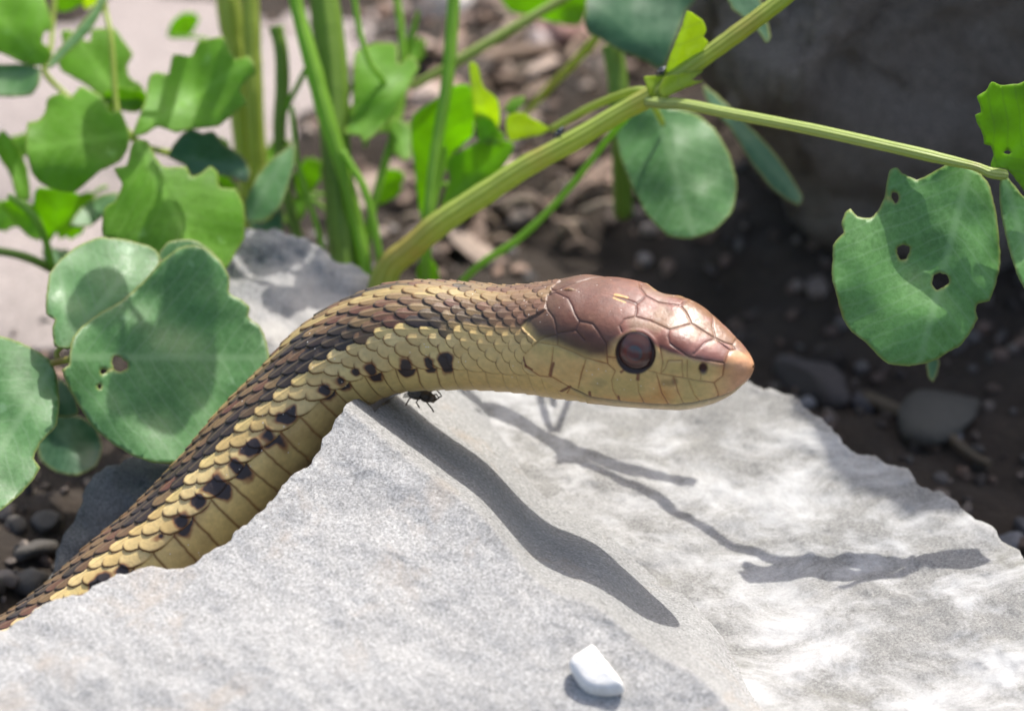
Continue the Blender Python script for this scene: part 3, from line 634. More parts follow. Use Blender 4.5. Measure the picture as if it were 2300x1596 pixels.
# ------------------------------------------------------------------ plants
def tube(name, pts, mat, parent, n=None, seg=14, red=(), ridge=.05, square=0.):
    """pts: x, y, depth, radius in traced units"""
    P = np.asarray(pts, float); n = n or max(12, int(np.abs(np.diff(P[:, :2], axis=0)).sum() / 9))
    Q = spline(P, n); C = WN(Q[:, 0], Q[:, 1], Q[:, 2]); r = Q[:, 3] * PXU
    r = r * (1 + .05 * vnoise(np.stack([Q[:, 0], Q[:, 1], Q[:, 0] * 0], -1), .035, 3))
    T = np.gradient(C, axis=0); T /= np.linalg.norm(T, axis=1)[:, None]
    e = np.cross(DV, T); e /= np.linalg.norm(e, axis=1)[:, None]; f = np.cross(T, e)
    a = np.linspace(0, 2 * math.pi, seg, endpoint=False); rr_ = 1 + ridge * np.sign(np.cos(a * 2.5)) * 1
    VV = C[:, None] + (r[:, None] * rr_[None])[..., None] * (np.cos(a)[None, :, None] * e[:, None] + np.sin(a)[None, :, None] * f[:, None])
    idx = np.arange(n * seg).reshape(n, seg); jx = np.roll(idx, -1, 1)
    F = [tuple(q) for q in np.stack([idx[:-1], idx[1:], jx[1:], jx[:-1]], -1).reshape(-1, 4)] + [tuple(idx[0]), tuple(idx[-1][::-1])]
    rd = np.zeros(n)
    for (cx, cy, rad_, amt) in red: rd = np.maximum(rd, amt * np.exp(-((Q[:, 0] - cx) ** 2 + (Q[:, 1] - cy) ** 2) / rad_ ** 2))
    return mesh_obj(name, VV.reshape(-1, 3), F, mat, parent, attrs={'ang': np.tile(a, n), 'red': np.repeat(rd, seg)})
def leaf(name, parent, outline, base, tip, d0, gx=0., gy=.5, fold=.0, curl=.03, mat='leaf_green', holes=(), step=None, seed=0, bend=0., thick=.0022, fine=1):
    n0 = len(outline); pol = [tuple(p) for p in outline]
    pol2 = []
    for i in range(n0):                                           # soften the traced outline with a spline
        a, b_, c_, d_ = (np.array(pol[(i + k) % n0]) for k in (-1, 0, 1, 2))
        L = np.hypot(*(c_ - b_)); m_ = max(1, int(L / 7))
        for f in np.arange(m_) / m_:
            pol2.append(tuple(.5 * (2 * b_ + (c_ - a) * f * .55 + (2 * a - 5 * b_ + 4 * c_ - d_) * f * f * .55 + (3 * b_ - a - 3 * c_ + d_) * f ** 3 * .55) + .45 * f * (c_ - b_)))
    pol = [(x + rng.normal() * .5 * fine, y + rng.normal() * .5 * fine) for x, y in pol2]
    hol = []
    for (cx, cy, rx, ry) in holes:
        k = max(9, int(rx * 1.6)); ph_ = rng.uniform(0, 6, 3); hol.append([(cx + rx * math.cos(t) * f_, cy + ry * math.sin(t) * f_) for t in np.linspace(0, 2 * math.pi, k, endpoint=False) for f_ in (1 + .13 * math.sin(2 * t + ph_[0]) + .09 * math.sin(3 * t + ph_[1]) + .05 * math.sin(7 * t + ph_[2]),)])
    xs = [p[0] for p in pol]; ys = [p[1] for p in pol]
    size = max(max(xs) - min(xs), max(ys) - min(ys)); step = step or max(4.5, size / 42)
    gx_, gy_ = np.meshgrid(np.arange(min(xs), max(xs), step), np.arange(min(ys), max(ys), step))
    gx_ = gx_ + rng.uniform(-.25, .25, gx_.shape) * step; gy_ = gy_ + rng.uniform(-.25, .25, gy_.shape) * step
    ok = inpoly(gx_, gy_, pol)
    for h in hol: ok &= ~inpoly(gx_, gy_, h)
    gx_, gy_ = gx_[ok], gy_[ok]
    dd = segdist(gx_, gy_, pol + pol[:1])
    for h in hol: dd = np.minimum(dd, segdist(gx_, gy_, h + h[:1]))
    k = dd > step * .35; gx_, gy_ = gx_[k], gy_[k]
    pts = [Vector(p) for p in pol]; ed = [(i, (i + 1) % len(pol)) for i in range(len(pol))]
    for h in hol:
        s = len(pts); pts += [Vector(p) for p in h]; ed += [(s + i, s + (i + 1) % len(h)) for i in range(len(h))]
    pts += [Vector((a, b)) for a, b in zip(gx_, gy_)]
    out = geometry.delaunay_2d_cdt(pts, ed, [], 0, 1e-4)
    X = np.array([(p.x, p.y) for p in out[0]]); T = np.array(out[2]); cx, cy = X[T].mean(1).T
    ok = inpoly(cx, cy, pol)
    for h in hol: ok &= ~inpoly(cx, cy, h)
    T = T[ok]; used, inv = np.unique(T, return_inverse=True); T = inv.reshape(T.shape); X = X[used]
    bx, by = base; ax_ = np.array(tip, float) - base; L = np.hypot(*ax_); ax_ /= L
    al = ((X[:, 0] - bx) * ax_[0] + (X[:, 1] - by) * ax_[1]); q = (-(X[:, 0] - bx) * ax_[1] + (X[:, 1] - by) * ax_[0])
    mx, my = np.mean(xs), np.mean(ys); u = (X[:, 0] - mx) * PXU; v_ = (my - X[:, 1]) * PXU
    qq = q * PXU; P = np.stack([u, v_, u * 0 + seed], -1)
    d = d0 + gx * u + gy * v_ - fold * np.sqrt(qq ** 2 + .0004) + curl * fbm(P, 3.5, 3, seed) + bend * (al / L - .5) ** 2 
    rim = segdist(X[:, 0], X[:, 1], pol + pol[:1]) * PXU
    for h in hol: rim = np.minimum(rim, segdist(X[:, 0], X[:, 1], h + h[:1]) * PXU)
    o = mesh_obj(name, WN(X[:, 0], X[:, 1], d), [tuple(t) for t in T], M[mat], parent, attrs={'mid': qq, 'along': al * PXU, 'rim': rim})
    s = o.modifiers.new('thickness', 'SOLIDIFY'); s.thickness = thick; s.offset = 0
    return o

# the low clover beside the snake
pl_ = empty('clover_plant', G(60, 900)); tag(pl_, 'low blue green clover with three broad leaflets beside the snake\'s body', 'plant')
tube('petiole', [(-40, 980, .72, 9), (20, 900, .5, 8), (90, 830, .36, 8), (130, 812, .27, 8), (160, 806, .22, 8)], M['stem'], pl_, red=[(135, 810, 25, .8)])
tube('petiole', [(132, 812, .27, 7), (128, 790, .28, 6), (150, 770, .27, 5)], M['stem'], pl_, red=[(132, 805, 20, .5)])
leaf('leaflet', pl_, Z4((385, 900), (430, 870), (440, 740), (480, 660), (600, 560), (760, 470), (900, 340), (1000, 230), (1100, 150), (1200, 120), (1290, 150), (1380, 230), (1430, 320), (1430, 420), (1500, 460), (1560, 510), (1550, 570), (1630, 640), (1665, 740), (1680, 830), (1640, 980), (1500, 1120), (1350, 1280), (1220, 1420), (1100, 1480), (960, 1480), (820, 1430), (700, 1360), (590, 1270), (540, 1200), (450, 1050)),
     Z4((400, 820))[0], Z4((1680, 825))[0], .26, .12, .42, -.10, .05, 'leaf_blue', [(*Z4((745, 865))[0], 17, 17), (*Z4((645, 910))[0], 7, 6), (*Z4((620, 1005))[0], 5, 5)], seed=1)
leaf('leaflet', pl_, Z4((420, 770), (340, 750), (325, 640), (340, 590), (290, 550), (285, 450), (310, 300), (370, 220), (480, 130), (620, 75), (760, 85), (860, 110), (930, 130), (985, 170), (1000, 230), (940, 320), (860, 400), (760, 490), (640, 560), (540, 640), (470, 740)),
     Z4((400, 770))[0], Z4((900, 160))[0], .36, .1, .62, -.08, .05, 'leaf_blue', seed=2)
leaf('leaflet', pl_, Z4((-160, 690), (0, 690), (100, 720), (210, 770), (300, 830), (350, 920), (370, 1100), (350, 1250), (250, 1360), (210, 1450), (250, 1510), (200, 1596), (100, 1700), (0, 1780), (-160, 1850)),
     Z4((345, 850))[0], Z4((-60, 1500))[0], .20, .1, .62, -.08, .04, 'leaf_blue', seed=3)
leaf('leaflet', pl_, Z4((980, 200), (1040, 110), (1120, 88), (1220, 95), (1330, 170), (1400, 260), (1300, 300), (1100, 260)), Z4((1000, 250))[0], Z4((1300, 150))[0], .50, .2, .3, 0, .02, 'leaf_blue', seed=4)
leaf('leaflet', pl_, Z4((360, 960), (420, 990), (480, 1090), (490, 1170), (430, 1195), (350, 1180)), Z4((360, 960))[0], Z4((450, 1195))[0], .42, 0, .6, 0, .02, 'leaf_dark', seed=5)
leaf('leaflet', pl_, Z4((250, 1210), (360, 1180), (500, 1190), (600, 1260), (640, 1380), (600, 1500), (480, 1560), (350, 1540), (250, 1460), (220, 1330)), Z4((300, 1200))[0], Z4((560, 1540))[0], .56, .0, .5, -.1, .05, 'leaf_dark', seed=6)  # leaf behind in shade; the darker green carries that shade

# the clover with upright stems, upper left
pc = empty('clover_plant', G(560, 700)); tag(pc, 'leafy clover with two pale thick upright stems and chewed leaflets', 'plant')
tube('stem', [(500, -90, 1.25, 30), (512, 0, 1.25, 29), (530, 150, 1.25, 27), (545, 300, 1.25, 26), (560, 450, 1.25, 25), (570, 640, 1.28, 25), (575, 800, 1.32, 26)], M['stem'], pc)
tube('stem', [(556, -90, 1.2, 22), (562, 0, 1.2, 22), (568, 150, 1.2, 23), (575, 300, 1.2, 23), (590, 480, 1.22, 24), (600, 640, 1.25, 24), (605, 800, 1.3, 24)], M['stem'], pc)
tube('petiole', [(232, -40, 1.0, 7), (236, 20, 1.0, 7), (250, 90, .95, 7), (263, 250, .9, 8), (290, 300, .85, 9), (330, 330, .9, 8), (420, 360, 1.0, 9), (540, 450, 1.18, 10)], M['stem'], pc)
tube('petiole', [(125, -40, 1.1, 6), (118, 60, 1.05, 6), (112, 120, 1., 6), (100, 160, .98, 7), (140, 205, .98, 7), (220, 270, .92, 7), (292, 298, .87, 7)], M['stem'], pc)
tube('petiole', [(-60, 556, .78, 10), (40, 572, .8, 10), (110, 600, .85, 11), (180, 640, 1.0, 11), (400, 720, 1.2, 12), (560, 790, 1.3, 13)], M['stem_dark'], pc)
tube('petiole', [(116, 600, .84, 9), (104, 545, .82, 9), (84, 500, .8, 9), (60, 470, .8, 8), (20, 440, .82, 7)], M['stem_vivid'], pc)
L = lambda out, base, tip, d0, gx, gy, fold, mat, sd, curl=.05, holes=(), par=pc, bend=0: leaf('leaflet', par, out, base, tip, d0, gx, gy, fold, curl, mat, holes, seed=sd, bend=bend)
L(Z1((-160, -120), (200, -120), (270, -20), (310, 80), (330, 180), (275, 200), (265, 270), (310, 300), (320, 350), (270, 410), (150, 400), (0, 330), (-160, 300)), Z1((270, 410))[0], Z1((-100, 0))[0], .95, .2, .35, -.1, 'leaf_green', 11)
L(Z1((-160, 380), (0, 400), (150, 400), (250, 430), (245, 520), (200, 590), (80, 605), (-160, 580)), Z1((250, 430))[0], Z1((-100, 500))[0], .92, .1, .55, 0, 'leaf_blue', 12)
L(Z1((680, -60), (640, 60), (560, 200), (420, 330), (330, 420), (285, 420), (340, 330), (450, 210), (590, 40), (620, -60)), Z1((300, 420))[0], Z1((650, -40))[0], .90, .6, .3, 0, 'leaf_blue', 13, .02)
L(Z1((380, 200), (440, 190), (480, 230), (560, 260), (570, 190), (640, 175), (720, 180), (760, 240), (830, 340), (790, 410), (810, 480), (880, 530), (900, 580), (880, 690), (760, 690), (640, 610), (520, 520), (380, 440), (360, 370), (400, 310)), Z1((800, 690))[0], Z1((450, 200))[0], 1.05, 0, .45, -.15, 'leaf_green', 14)
L(Z1((640, 580), (760, 545), (900, 570), (915, 640), (850, 700), (740, 690), (700, 710), (660, 640)), Z1((760, 700))[0], Z1((800, 550))[0], 1.0, 0, -.6, 0, 'leaf_glow', 15)
L(Z1((825, 840), (900, 640), (930, 480), (980, 450), (1050, 460), (1080, 340), (1190, 350), (1240, 260), (1390, 230), (1420, 280), (1440, 320), (1470, 370), (1550, 350), (1600, 450), (1540, 500), (1500, 560), (1540, 640), (1420, 740), (1350, 790), (1200, 805), (1100, 825), (980, 790), (900, 840)), Z1((840, 840))[0], Z1((1550, 380))[0], .80, .1, .55, -.12, 'leaf_green', 16)
L(Z1((810, 830), (750, 690), (690, 700), (640, 610), (560, 560), (500, 540), (440, 610), (380, 580), (300, 610), (280, 700), (240, 750), (170, 770), (160, 930), (200, 1080), (250, 1140), (330, 1180), (450, 1200), (520, 1160), (620, 1070), (740, 1010), (800, 930)), Z1((815, 835))[0], Z1((160, 930))[0], .80, .1, .45, -.12, 'leaf_green', 17)
L(Z1((860, 870), (920, 880), (960, 960), (1020, 1040), (1160, 1040), (1190, 1100), (1240, 1090), (1310, 1040), (1360, 1080), (1370, 1170), (1470, 1180), (1520, 1280), (1525, 1480), (1480, 1560), (1400, 1680), (1240, 1640), (1000, 1600), (760, 1500), (640, 1470), (650, 1300), (720, 1250), (760, 1150), (710, 1050), (790, 1030), (820, 900)), Z1((850, 870))[0], Z1((1250, 1650))[0], .62, .1, .38, -.14, 'leaf_green', 18)
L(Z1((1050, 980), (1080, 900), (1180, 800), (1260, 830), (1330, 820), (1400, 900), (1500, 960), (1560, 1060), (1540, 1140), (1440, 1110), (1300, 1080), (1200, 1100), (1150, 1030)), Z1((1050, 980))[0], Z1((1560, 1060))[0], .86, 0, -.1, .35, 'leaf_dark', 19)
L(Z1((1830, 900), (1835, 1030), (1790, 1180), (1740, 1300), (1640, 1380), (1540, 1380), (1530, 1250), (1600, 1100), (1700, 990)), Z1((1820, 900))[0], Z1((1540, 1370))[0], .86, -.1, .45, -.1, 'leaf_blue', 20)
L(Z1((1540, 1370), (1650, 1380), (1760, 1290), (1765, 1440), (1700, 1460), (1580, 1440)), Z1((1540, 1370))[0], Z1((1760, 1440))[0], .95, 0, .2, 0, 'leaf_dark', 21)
L(Z1((10, 810), (60, 850), (130, 950), (170, 1050), (190, 1240), (110, 1240), (60, 1080), (0, 990), (-40, 900)), Z1((160, 1240))[0], Z1((10, 810))[0], .9, .4, .2, .3, 'leaf_green', 22)
L(Z1((240, 1170), (490, 1210), (440, 1350), (350, 1450), (290, 1520), (215, 1400), (205, 1280)), Z1((300, 1510))[0], Z1((380, 1190))[0], .92, 0, -.5, .1, 'leaf_glow', 23)
L(Z1((430, 1410), (500, 1300), (620, 1220), (740, 1200), (720, 1290), (640, 1350), (560, 1410)), Z1((740, 1200))[0], Z1((430, 1410))[0], .92, 0, .9, 0, 'leaf_blue', 24)
L(Z1((0, 1270), (70, 1240), (170, 1260), (240, 1330), (280, 1420), (240, 1500), (160, 1460), (80, 1370)), Z1((270, 1500))[0], Z1((0, 1270))[0], .88, 0, .1, .2, 'leaf_glow', 25)
L(Z1((350, -80), (540, -60), (520, 20), (440, 65), (360, 70)), Z1((350, 60))[0], Z1((520, -40))[0], 1.2, 0, -.4, 0, 'leaf_glow', 26)
L(Z1((520, -60), (650, -60), (610, 20), (540, 60), (515, 40)), Z1((530, 60))[0], Z1((620, -60))[0], 1.1, 0, -.6, 0, 'leaf_lime', 27)

# the middle clump of green stalks
pm = empty('clover_plant', G(780, 760)); tag(pm, 'clump of vivid green stalks with small lime leaves behind the snake\'s neck', 'plant')
tube('stem', [(715, -90, 1.1, 34), (728, 0, 1.1, 36), (745, 150, 1.08, 38), (752, 300, 1.06, 37), (762, 450, 1.04, 36), (775, 600, 1.02, 36), (785, 800, 1.05, 36)], M['stem_dark'], pm)
tube('stem', [(655, -60, 1.0, 14), (668, 20, 1.0, 16), (700, 140, .98, 20), (735, 270, .97, 21), (770, 380, .98, 19), (800, 500, 1.0, 17), (820, 600, 1.0, 16), (830, 780, 1.05, 16)], M['stem_vivid'], pm)
tube('stem', [(880, -60, 1.2, 8), (895, 20, 1.2, 9), (905, 120, 1.18, 9), (900, 240, 1.15, 9), (850, 420, 1.05, 10), (800, 640, 1.05, 12)], M['stem_vivid'], pm)
tube('stem', [(1020, -60, .95, 15), (1018, 20, .95, 15), (1005, 180, .93, 15), (985, 300, .92, 14), (968, 420, .9, 13), (960, 520, .9, 12), (950, 700, 1.0, 12)], M['stem_vivid'], pm)
tube('stem', [(790, -40, 1.0, 7), (808, 70, 1.0, 7), (830, 140, 1.0, 7), (856, 176, 1.02, 7), (890, 230, 1.1, 7)], M['stem_vivid'], pm)
tube('stem', [(620, 60, 1.15, 17), (632, 120, 1.15, 17), (634, 200, 1.14, 17), (628, 300, 1.12, 16), (640, 420, 1.1, 14), (700, 640, 1.1, 13)], M['stem_dark'], pm)
tube('petiole', [(700, 130, 1.1, 6), (670, 190, 1.1, 7), (640, 250, 1.12, 7), (625, 320, 1.12, 8), (640, 400, 1.1, 8)], M['stem_vivid'], pm)
tube('stem', [(655, 240, 1., 6), (668, 360, .98, 6), (690, 440, .97, 7), (715, 520, .98, 7), (740, 640, 1., 8)], M['stem_vivid'], pm)
tube('stem', [(770, 340, .96, 8), (820, 430, .95, 9), (850, 560, .96, 9), (860, 700, 1., 9)], M['stem_vivid'], pm)
L2 = lambda *a, **k: L(*a, par=pm, **k)
L2(Z2((170, 330), (300, 270), (430, 280), (440, 400), (520, 350), (570, 420), (540, 480), (500, 560), (380, 760), (230, 890), (200, 850), (100, 830), (150, 700), (160, 500)), Z2((540, 450))[0], Z2((160, 850))[0], 1.05, 0, .7, -.15, 'leaf_green', 31)
L2(Z2((380, 760), (440, 740), (520, 800), (520, 980), (470, 1000), (390, 930)), Z2((400, 760))[0], Z2((500, 1000))[0], 1.15, 0, .8, 0, 'leaf_green', 40)
L2(Z2((530, 720), (700, 600), (800, 530), (890, 540), (920, 700), (900, 850), (780, 960), (720, 1100), (650, 1250), (600, 1400), (570, 1300), (540, 1050), (520, 900)), Z2((600, 1400))[0], Z2((800, 540))[0], 1.0, 0, -.55, .1, 'leaf_glow', 32)
L2(Z2((880, 395), (930, 400), (970, 540), (1060, 620), (1075, 740), (1060, 810), (990, 850), (930, 800), (900, 600)), Z2((1000, 850))[0], Z2((890, 400))[0], .9, 0, -.7, .15, 'leaf_lime', 33)
L2(Z2((1120, 720), (1210, 700), (1280, 740), (1380, 800), (1330, 840), (1230, 860), (1140, 880), (1110, 800)), Z2((1120, 800))[0], Z2((1380, 800))[0], .86, 0, -.7, 0, 'leaf_lime', 34)
L2(Z2((740, 1000), (900, 900), (1000, 860), (1150, 890), (1150, 950), (1080, 1060), (960, 1150), (780, 1250), (700, 1290), (760, 1120)), Z2((700, 1290))[0], Z2((1150, 900))[0], .92, 0, -.2, .2, 'leaf_glow', 35)
L2(Z2((1100, 680), (1140, 620), (1230, 600), (1220, 650), (1150, 720)), Z2((1100, 690))[0], Z2((1230, 605))[0], 1.0, 0, .2, 0, 'leaf_green', 36)
L2(Z2((930, 620), (1010, 700), (1060, 800), (1110, 860), (1010, 900), (940, 880), (920, 760)), Z2((1000, 900))[0], Z2((940, 640))[0], .93, 0, -.3, .1, 'leaf_glow', 37)
L2(Z2((1060, -90), (1620, -90), (1590, 140), (1500, 158), (1360, 130), (1200, 90), (1120, 60)), Z2((1060, 0))[0], Z2((1590, 120))[0], 1.5, 0, -.5, 0, 'leaf_glow', 38)
L2(Z2((480, 300), (560, 60), (575, 90), (540, 260), (500, 380)), Z2((490, 370))[0], Z2((565, 70))[0], 1.2, 0, 0, 0, 'leaf_green', 39)
tube('petiole', [(1000, 330, .93, 5), (985, 420, .92, 6), (965, 500, .9, 7)], M['stem_vivid'], pm)

# the sprawling clover with the long diagonal stem
pr = empty('clover_plant', G(800, 900)); tag(pr, 'sprawling clover with long diagonal stem and chewed hanging leaf', 'plant')
tube('stem', [(780, 980, .86, 32), (805, 860, .8, 32), (835, 740, .74, 32), (870, 610, .68, 31), (920, 560, .64, 30), (990, 500, .60, 29), (1080, 440, .56, 27), (1180, 375, .51, 25), (1290, 315, .46, 23), (1390, 255, .42, 22), (1468, 212, .38, 23), (1520, 172, .36, 21), (1600, 116, .33, 20), (1690, 50, .30, 20), (1780, -20, .28, 19), (1900, -120, .26, 18)], M['stem'], pr, seg=20,
     red=[(930, 580, 80, .8), (1210, 340, 30, .8), (1440, 205, 30, .6), (1660, 60, 70, .5)])
tube('petiole', [(1455, 228, .37, 14), (1490, 232, .34, 13), (1540, 235, .31, 12.5), (1640, 255, .26, 12.5), (1820, 290, .16, 13), (2010, 332, .08, 13), (2130, 360, .05, 12), (2190, 374, .03, 10), (2225, 388, .03, 12), (2256, 392, .02, 12), (2264, 393, .02, 6)], M['stem_pale'], pr, seg=18, red=[(2190, 374, 15, .5)])
leaf('leaflet', pr, Z3((1850, 1005), (1790, 1040), (1700, 1090), (1630, 1120), (1540, 1080), (1510, 1045), (1460, 1060), (1440, 1150), (1430, 1230), (1390, 1310), (1340, 1360), (1260, 1350), (1215, 1300), (1180, 1330), (1160, 1400), (1175, 1450), (1110, 1520), (1105, 1596)) +
     Z7((1100, 130), (1130, 250), (1170, 390), (1220, 470), (1290, 520), (1340, 570), (1390, 620), (1450, 670), (1560, 685), (1680, 670), (1760, 640), (1830, 595), (1900, 560), (1960, 480), (2010, 390), (1995, 340), (2010, 295), (2080, 280), (2120, 180), (2145, 80)) +
     Z3((2150, 1596), (2140, 1450), (2120, 1300), (2080, 1150), (2030, 1090), (1980, 1050), (1910, 1010)),
     Z3((1960, 1040))[0], Z7((1640, 690))[0], .04, .10, .17, -.10, .05, 'leaf_right', [(*Z3((1495, 1230))[0], 8, 12.5), (*Z3((1545, 1570))[0], 16, 15), (*Z7((1775, 155))[0], 17, 20)], seed=51)
leaf('leaflet', pr, Z3((2095, 510), (2150, 530), (2260, 520), (2350, 490), (2480, 470), (2560, 700), (2540, 1000), (2450, 1150), (2330, 1220), (2200, 1060), (2090, 1040), (2110, 970), (2090, 910), (2050, 900), (2040, 830), (2010, 780), (1995, 720), (2030, 700), (2025, 650), (2005, 600), (2060, 570)),
     Z3((2130, 1050))[0], Z3((2500, 700))[0], .0, .3, -.30, -.1, .03, 'leaf_glow', [(*Z3((2195, 950))[0], 7, 5)], seed=52)
leaf('leaflet', pr, Z3((2165, 1075), (2300, 1230), (2450, 1300), (2560, 1500), (2560, 1900), (2430, 1950), (2330, 1850), (2250, 1700), (2190, 1500), (2150, 1300), (2145, 1150)), Z3((2165, 1080))[0], Z3((2420, 1940))[0], .04, .3, .15, -.1, .03, 'leaf_right', seed=53)
leaf('leaflet', pr, [(1382, 290), (1405, 262), (1450, 240), (1500, 240), (1560, 255), (1605, 290), (1640, 350), (1656, 420), (1642, 480), (1602, 520), (1550, 537), (1500, 530), (1450, 480), (1410, 400), (1388, 340)], (1470, 235), (1560, 537), .75, .05, .38, -.12, .05, 'leaf_blue', seed=54)
tube('petiole', [(1465, 225, .42, 9), (1468, 240, .55, 7), (1475, 250, .7, 7), (1490, 280, .76, 6)], M['stem'], pr)
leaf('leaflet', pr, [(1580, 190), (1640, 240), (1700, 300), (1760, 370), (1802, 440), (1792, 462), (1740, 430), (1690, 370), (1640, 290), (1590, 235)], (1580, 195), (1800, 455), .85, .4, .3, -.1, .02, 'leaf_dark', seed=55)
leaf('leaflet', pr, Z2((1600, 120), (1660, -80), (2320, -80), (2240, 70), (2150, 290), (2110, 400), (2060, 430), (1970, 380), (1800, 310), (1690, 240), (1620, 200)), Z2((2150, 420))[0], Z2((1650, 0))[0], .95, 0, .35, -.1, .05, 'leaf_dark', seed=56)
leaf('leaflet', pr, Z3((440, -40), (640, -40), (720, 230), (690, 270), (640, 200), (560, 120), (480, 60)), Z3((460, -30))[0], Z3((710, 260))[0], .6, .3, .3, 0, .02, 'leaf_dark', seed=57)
# young leaf and bracts at the node
leaf('young_leaf', pr, Z3((200, 68), (250, 95), (300, 130), (318, 190), (300, 230), (330, 262), (300, 310), (250, 420), (150, 470), (60, 480), (95, 340), (160, 180)), Z3((80, 480))[0], Z3((210, 75))[0], .34, .2, -.5, .5, .02, 'leaf_lime', seed=58)
leaf('bract', pr, Z3((20, 560), (60, 480), (150, 460), (300, 440), (230, 500), (300, 505), (200, 545), (100, 590), (50, 610)), Z3((30, 580))[0], Z3((300, 445))[0], .33, .1, .1, .2, .02, 'leaf_lime', seed=59)
leaf('bract', pr, Z2((1970, 480), (2060, 470), (2130, 440), (2160, 560), (2100, 620), (2010, 600), (1990, 540)), Z2((2120, 610))[0], Z2((1975, 485))[0], .34, 0, .1, .1, .02, 'leaf_lime', seed=60)
tube('petiole', [(1238, 290, .8, 8), (1330, 240, .7, 9), (1420, 205, .5, 9), (1462, 205, .42, 9)], M['stem'], pr)
tube('stem', [(1180, 255, 1.5, 8), (1240, 190, 1.4, 10), (1300, 130, 1.3, 11), (1360, 60, 1.2, 11), (1410, -10, 1.1, 11), (1460, -90, 1.05, 11)], M['stem'], pr, red=[(1240, 190, 90, .4)])
tube('stem', [(925, 195, 1.3, 10), (980, 165, 1.25, 11), (1040, 130, 1.2, 13), (1150, 65, 1.15, 12), (1260, 0, 1.1, 12), (1400, -90, 1.05, 12)], M['stem_pale'], pr)
tube('stem', [(930, 760, 1.0, 9), (1060, 610, .95, 9), (1160, 540, .9, 9), (1250, 455, .85, 8), (1320, 370, .78, 8), (1375, 300, .7, 8), (1440, 230, .5, 8)], M['stem_vivid'], pr)
tube('stem', [(1372, 100, 1.1, 24), (1385, 160, 1.1, 25), (1390, 220, 1.1, 25), (1395, 300, 1.12, 24), (1400, 480, 1.3, 24)], M['stem_dark'], pr)
leaf('leaflet', pr, Z7((1690, 640), (1770, 640), (1760, 720), (1730, 785), (1700, 750)), Z7((1700, 640))[0], Z7((1730, 785))[0], .5, 0, .1, 0, .01, 'leaf_dark', seed=61)

# further leaflets deeper in the clumps
def toothed(cx, cy, rx, ry, rot, k=26):
    o = []
    for i in range(k):
        t = 6.283 * i / k; f = 1 + (.10 if i % 2 else -.02) * (math.cos(t) > -.3) - .16 * (abs(t - 6.283 * .13) < .2) + .05 * rng.normal() * .6
        x, y = rx * math.cos(t) * f, ry * math.sin(t) * f * (1 + .25 * math.cos(t)); o.append((cx + x * math.cos(rot) - y * math.sin(rot), cy + x * math.sin(rot) + y * math.cos(rot)))
    return o
for i, (x, y, r_, rot, d, gy, mat, par, jx) in enumerate((
        (40, 330, 46, 2.6, 1.15, .3, 'leaf_green', pc, (110, 300)), (170, 480, 60, 2.3, 1.1, -.3, 'leaf_glow', pc, (240, 420)), (232, 205, 34, -1.2, 1.15, -.5, 'leaf_lime', pc, (262, 260)), (410, 60, 40, -.6, 1.5, -.3, 'leaf_glow', pc, (500, 100)), (205, 330, 44, 1.9, 1.1, .2, 'leaf_dark', pc, (270, 300)),
        (470, 335, 50, .2, 1.05, .2, 'leaf_green', pc, (400, 350)), (500, 420, 42, .9, 1.1, -.4, 'leaf_glow', pc, (450, 380)), (25, 480, 55, 2.9, 1.05, .2, 'leaf_green', pc, (90, 500)), (140, 590, 50, .5, 1.0, .6, 'leaf_blue', pc, (100, 560)), (620, 345, 40, -.9, 1.3, .2, 'leaf_green', pc, (590, 400)),
        (690, 400, 46, -1.1, 1.25, -.3, 'leaf_glow', pm, (730, 470)), (665, 470, 38, 2.2, 1.2, .2, 'leaf_green', pm, (730, 440)), (860, 270, 46, -.5, 1.25, .3, 'leaf_green', pm, (820, 330)), (870, 420, 46, -.9, 1.2, -.4, 'leaf_glow', pm, (840, 470)), (915, 300, 44, .4, 1.2, .5, 'leaf_green', pm, (870, 290)),
        (845, 190, 40, -1.3, 1.3, -.3, 'leaf_glow', pm, (850, 250)), (930, 120, 36, -1.0, 1.35, .3, 'leaf_green', pm, (905, 160)), (1035, 440, 40, .7, 1.1, .1, 'leaf_green', pm, (985, 420)),
        (960, 610, 40, 1.4, .98, -.3, 'leaf_glow', pm, (955, 560)), (760, 250, 40, .6, 1.2, .2, 'leaf_green', pm, (745, 290)))):
    bx, by = x - r_ * math.cos(rot) * .95, y - r_ * math.sin(rot) * .95
    tube('petiole', [(jx[0], jx[1], d + .02, 5), ((jx[0] + bx) / 2 + 4, (jx[1] + by) / 2 - 6, d + .01, 4.5), (bx, by, d, 4)], M['stem_vivid'], par)
    leaf('leaflet', par, toothed(x, y, r_, r_ * .58, rot), (bx, by), (x + r_ * math.cos(rot), y + r_ * math.sin(rot)), d, .15, gy, -.15, .05, mat, seed=130 + i)
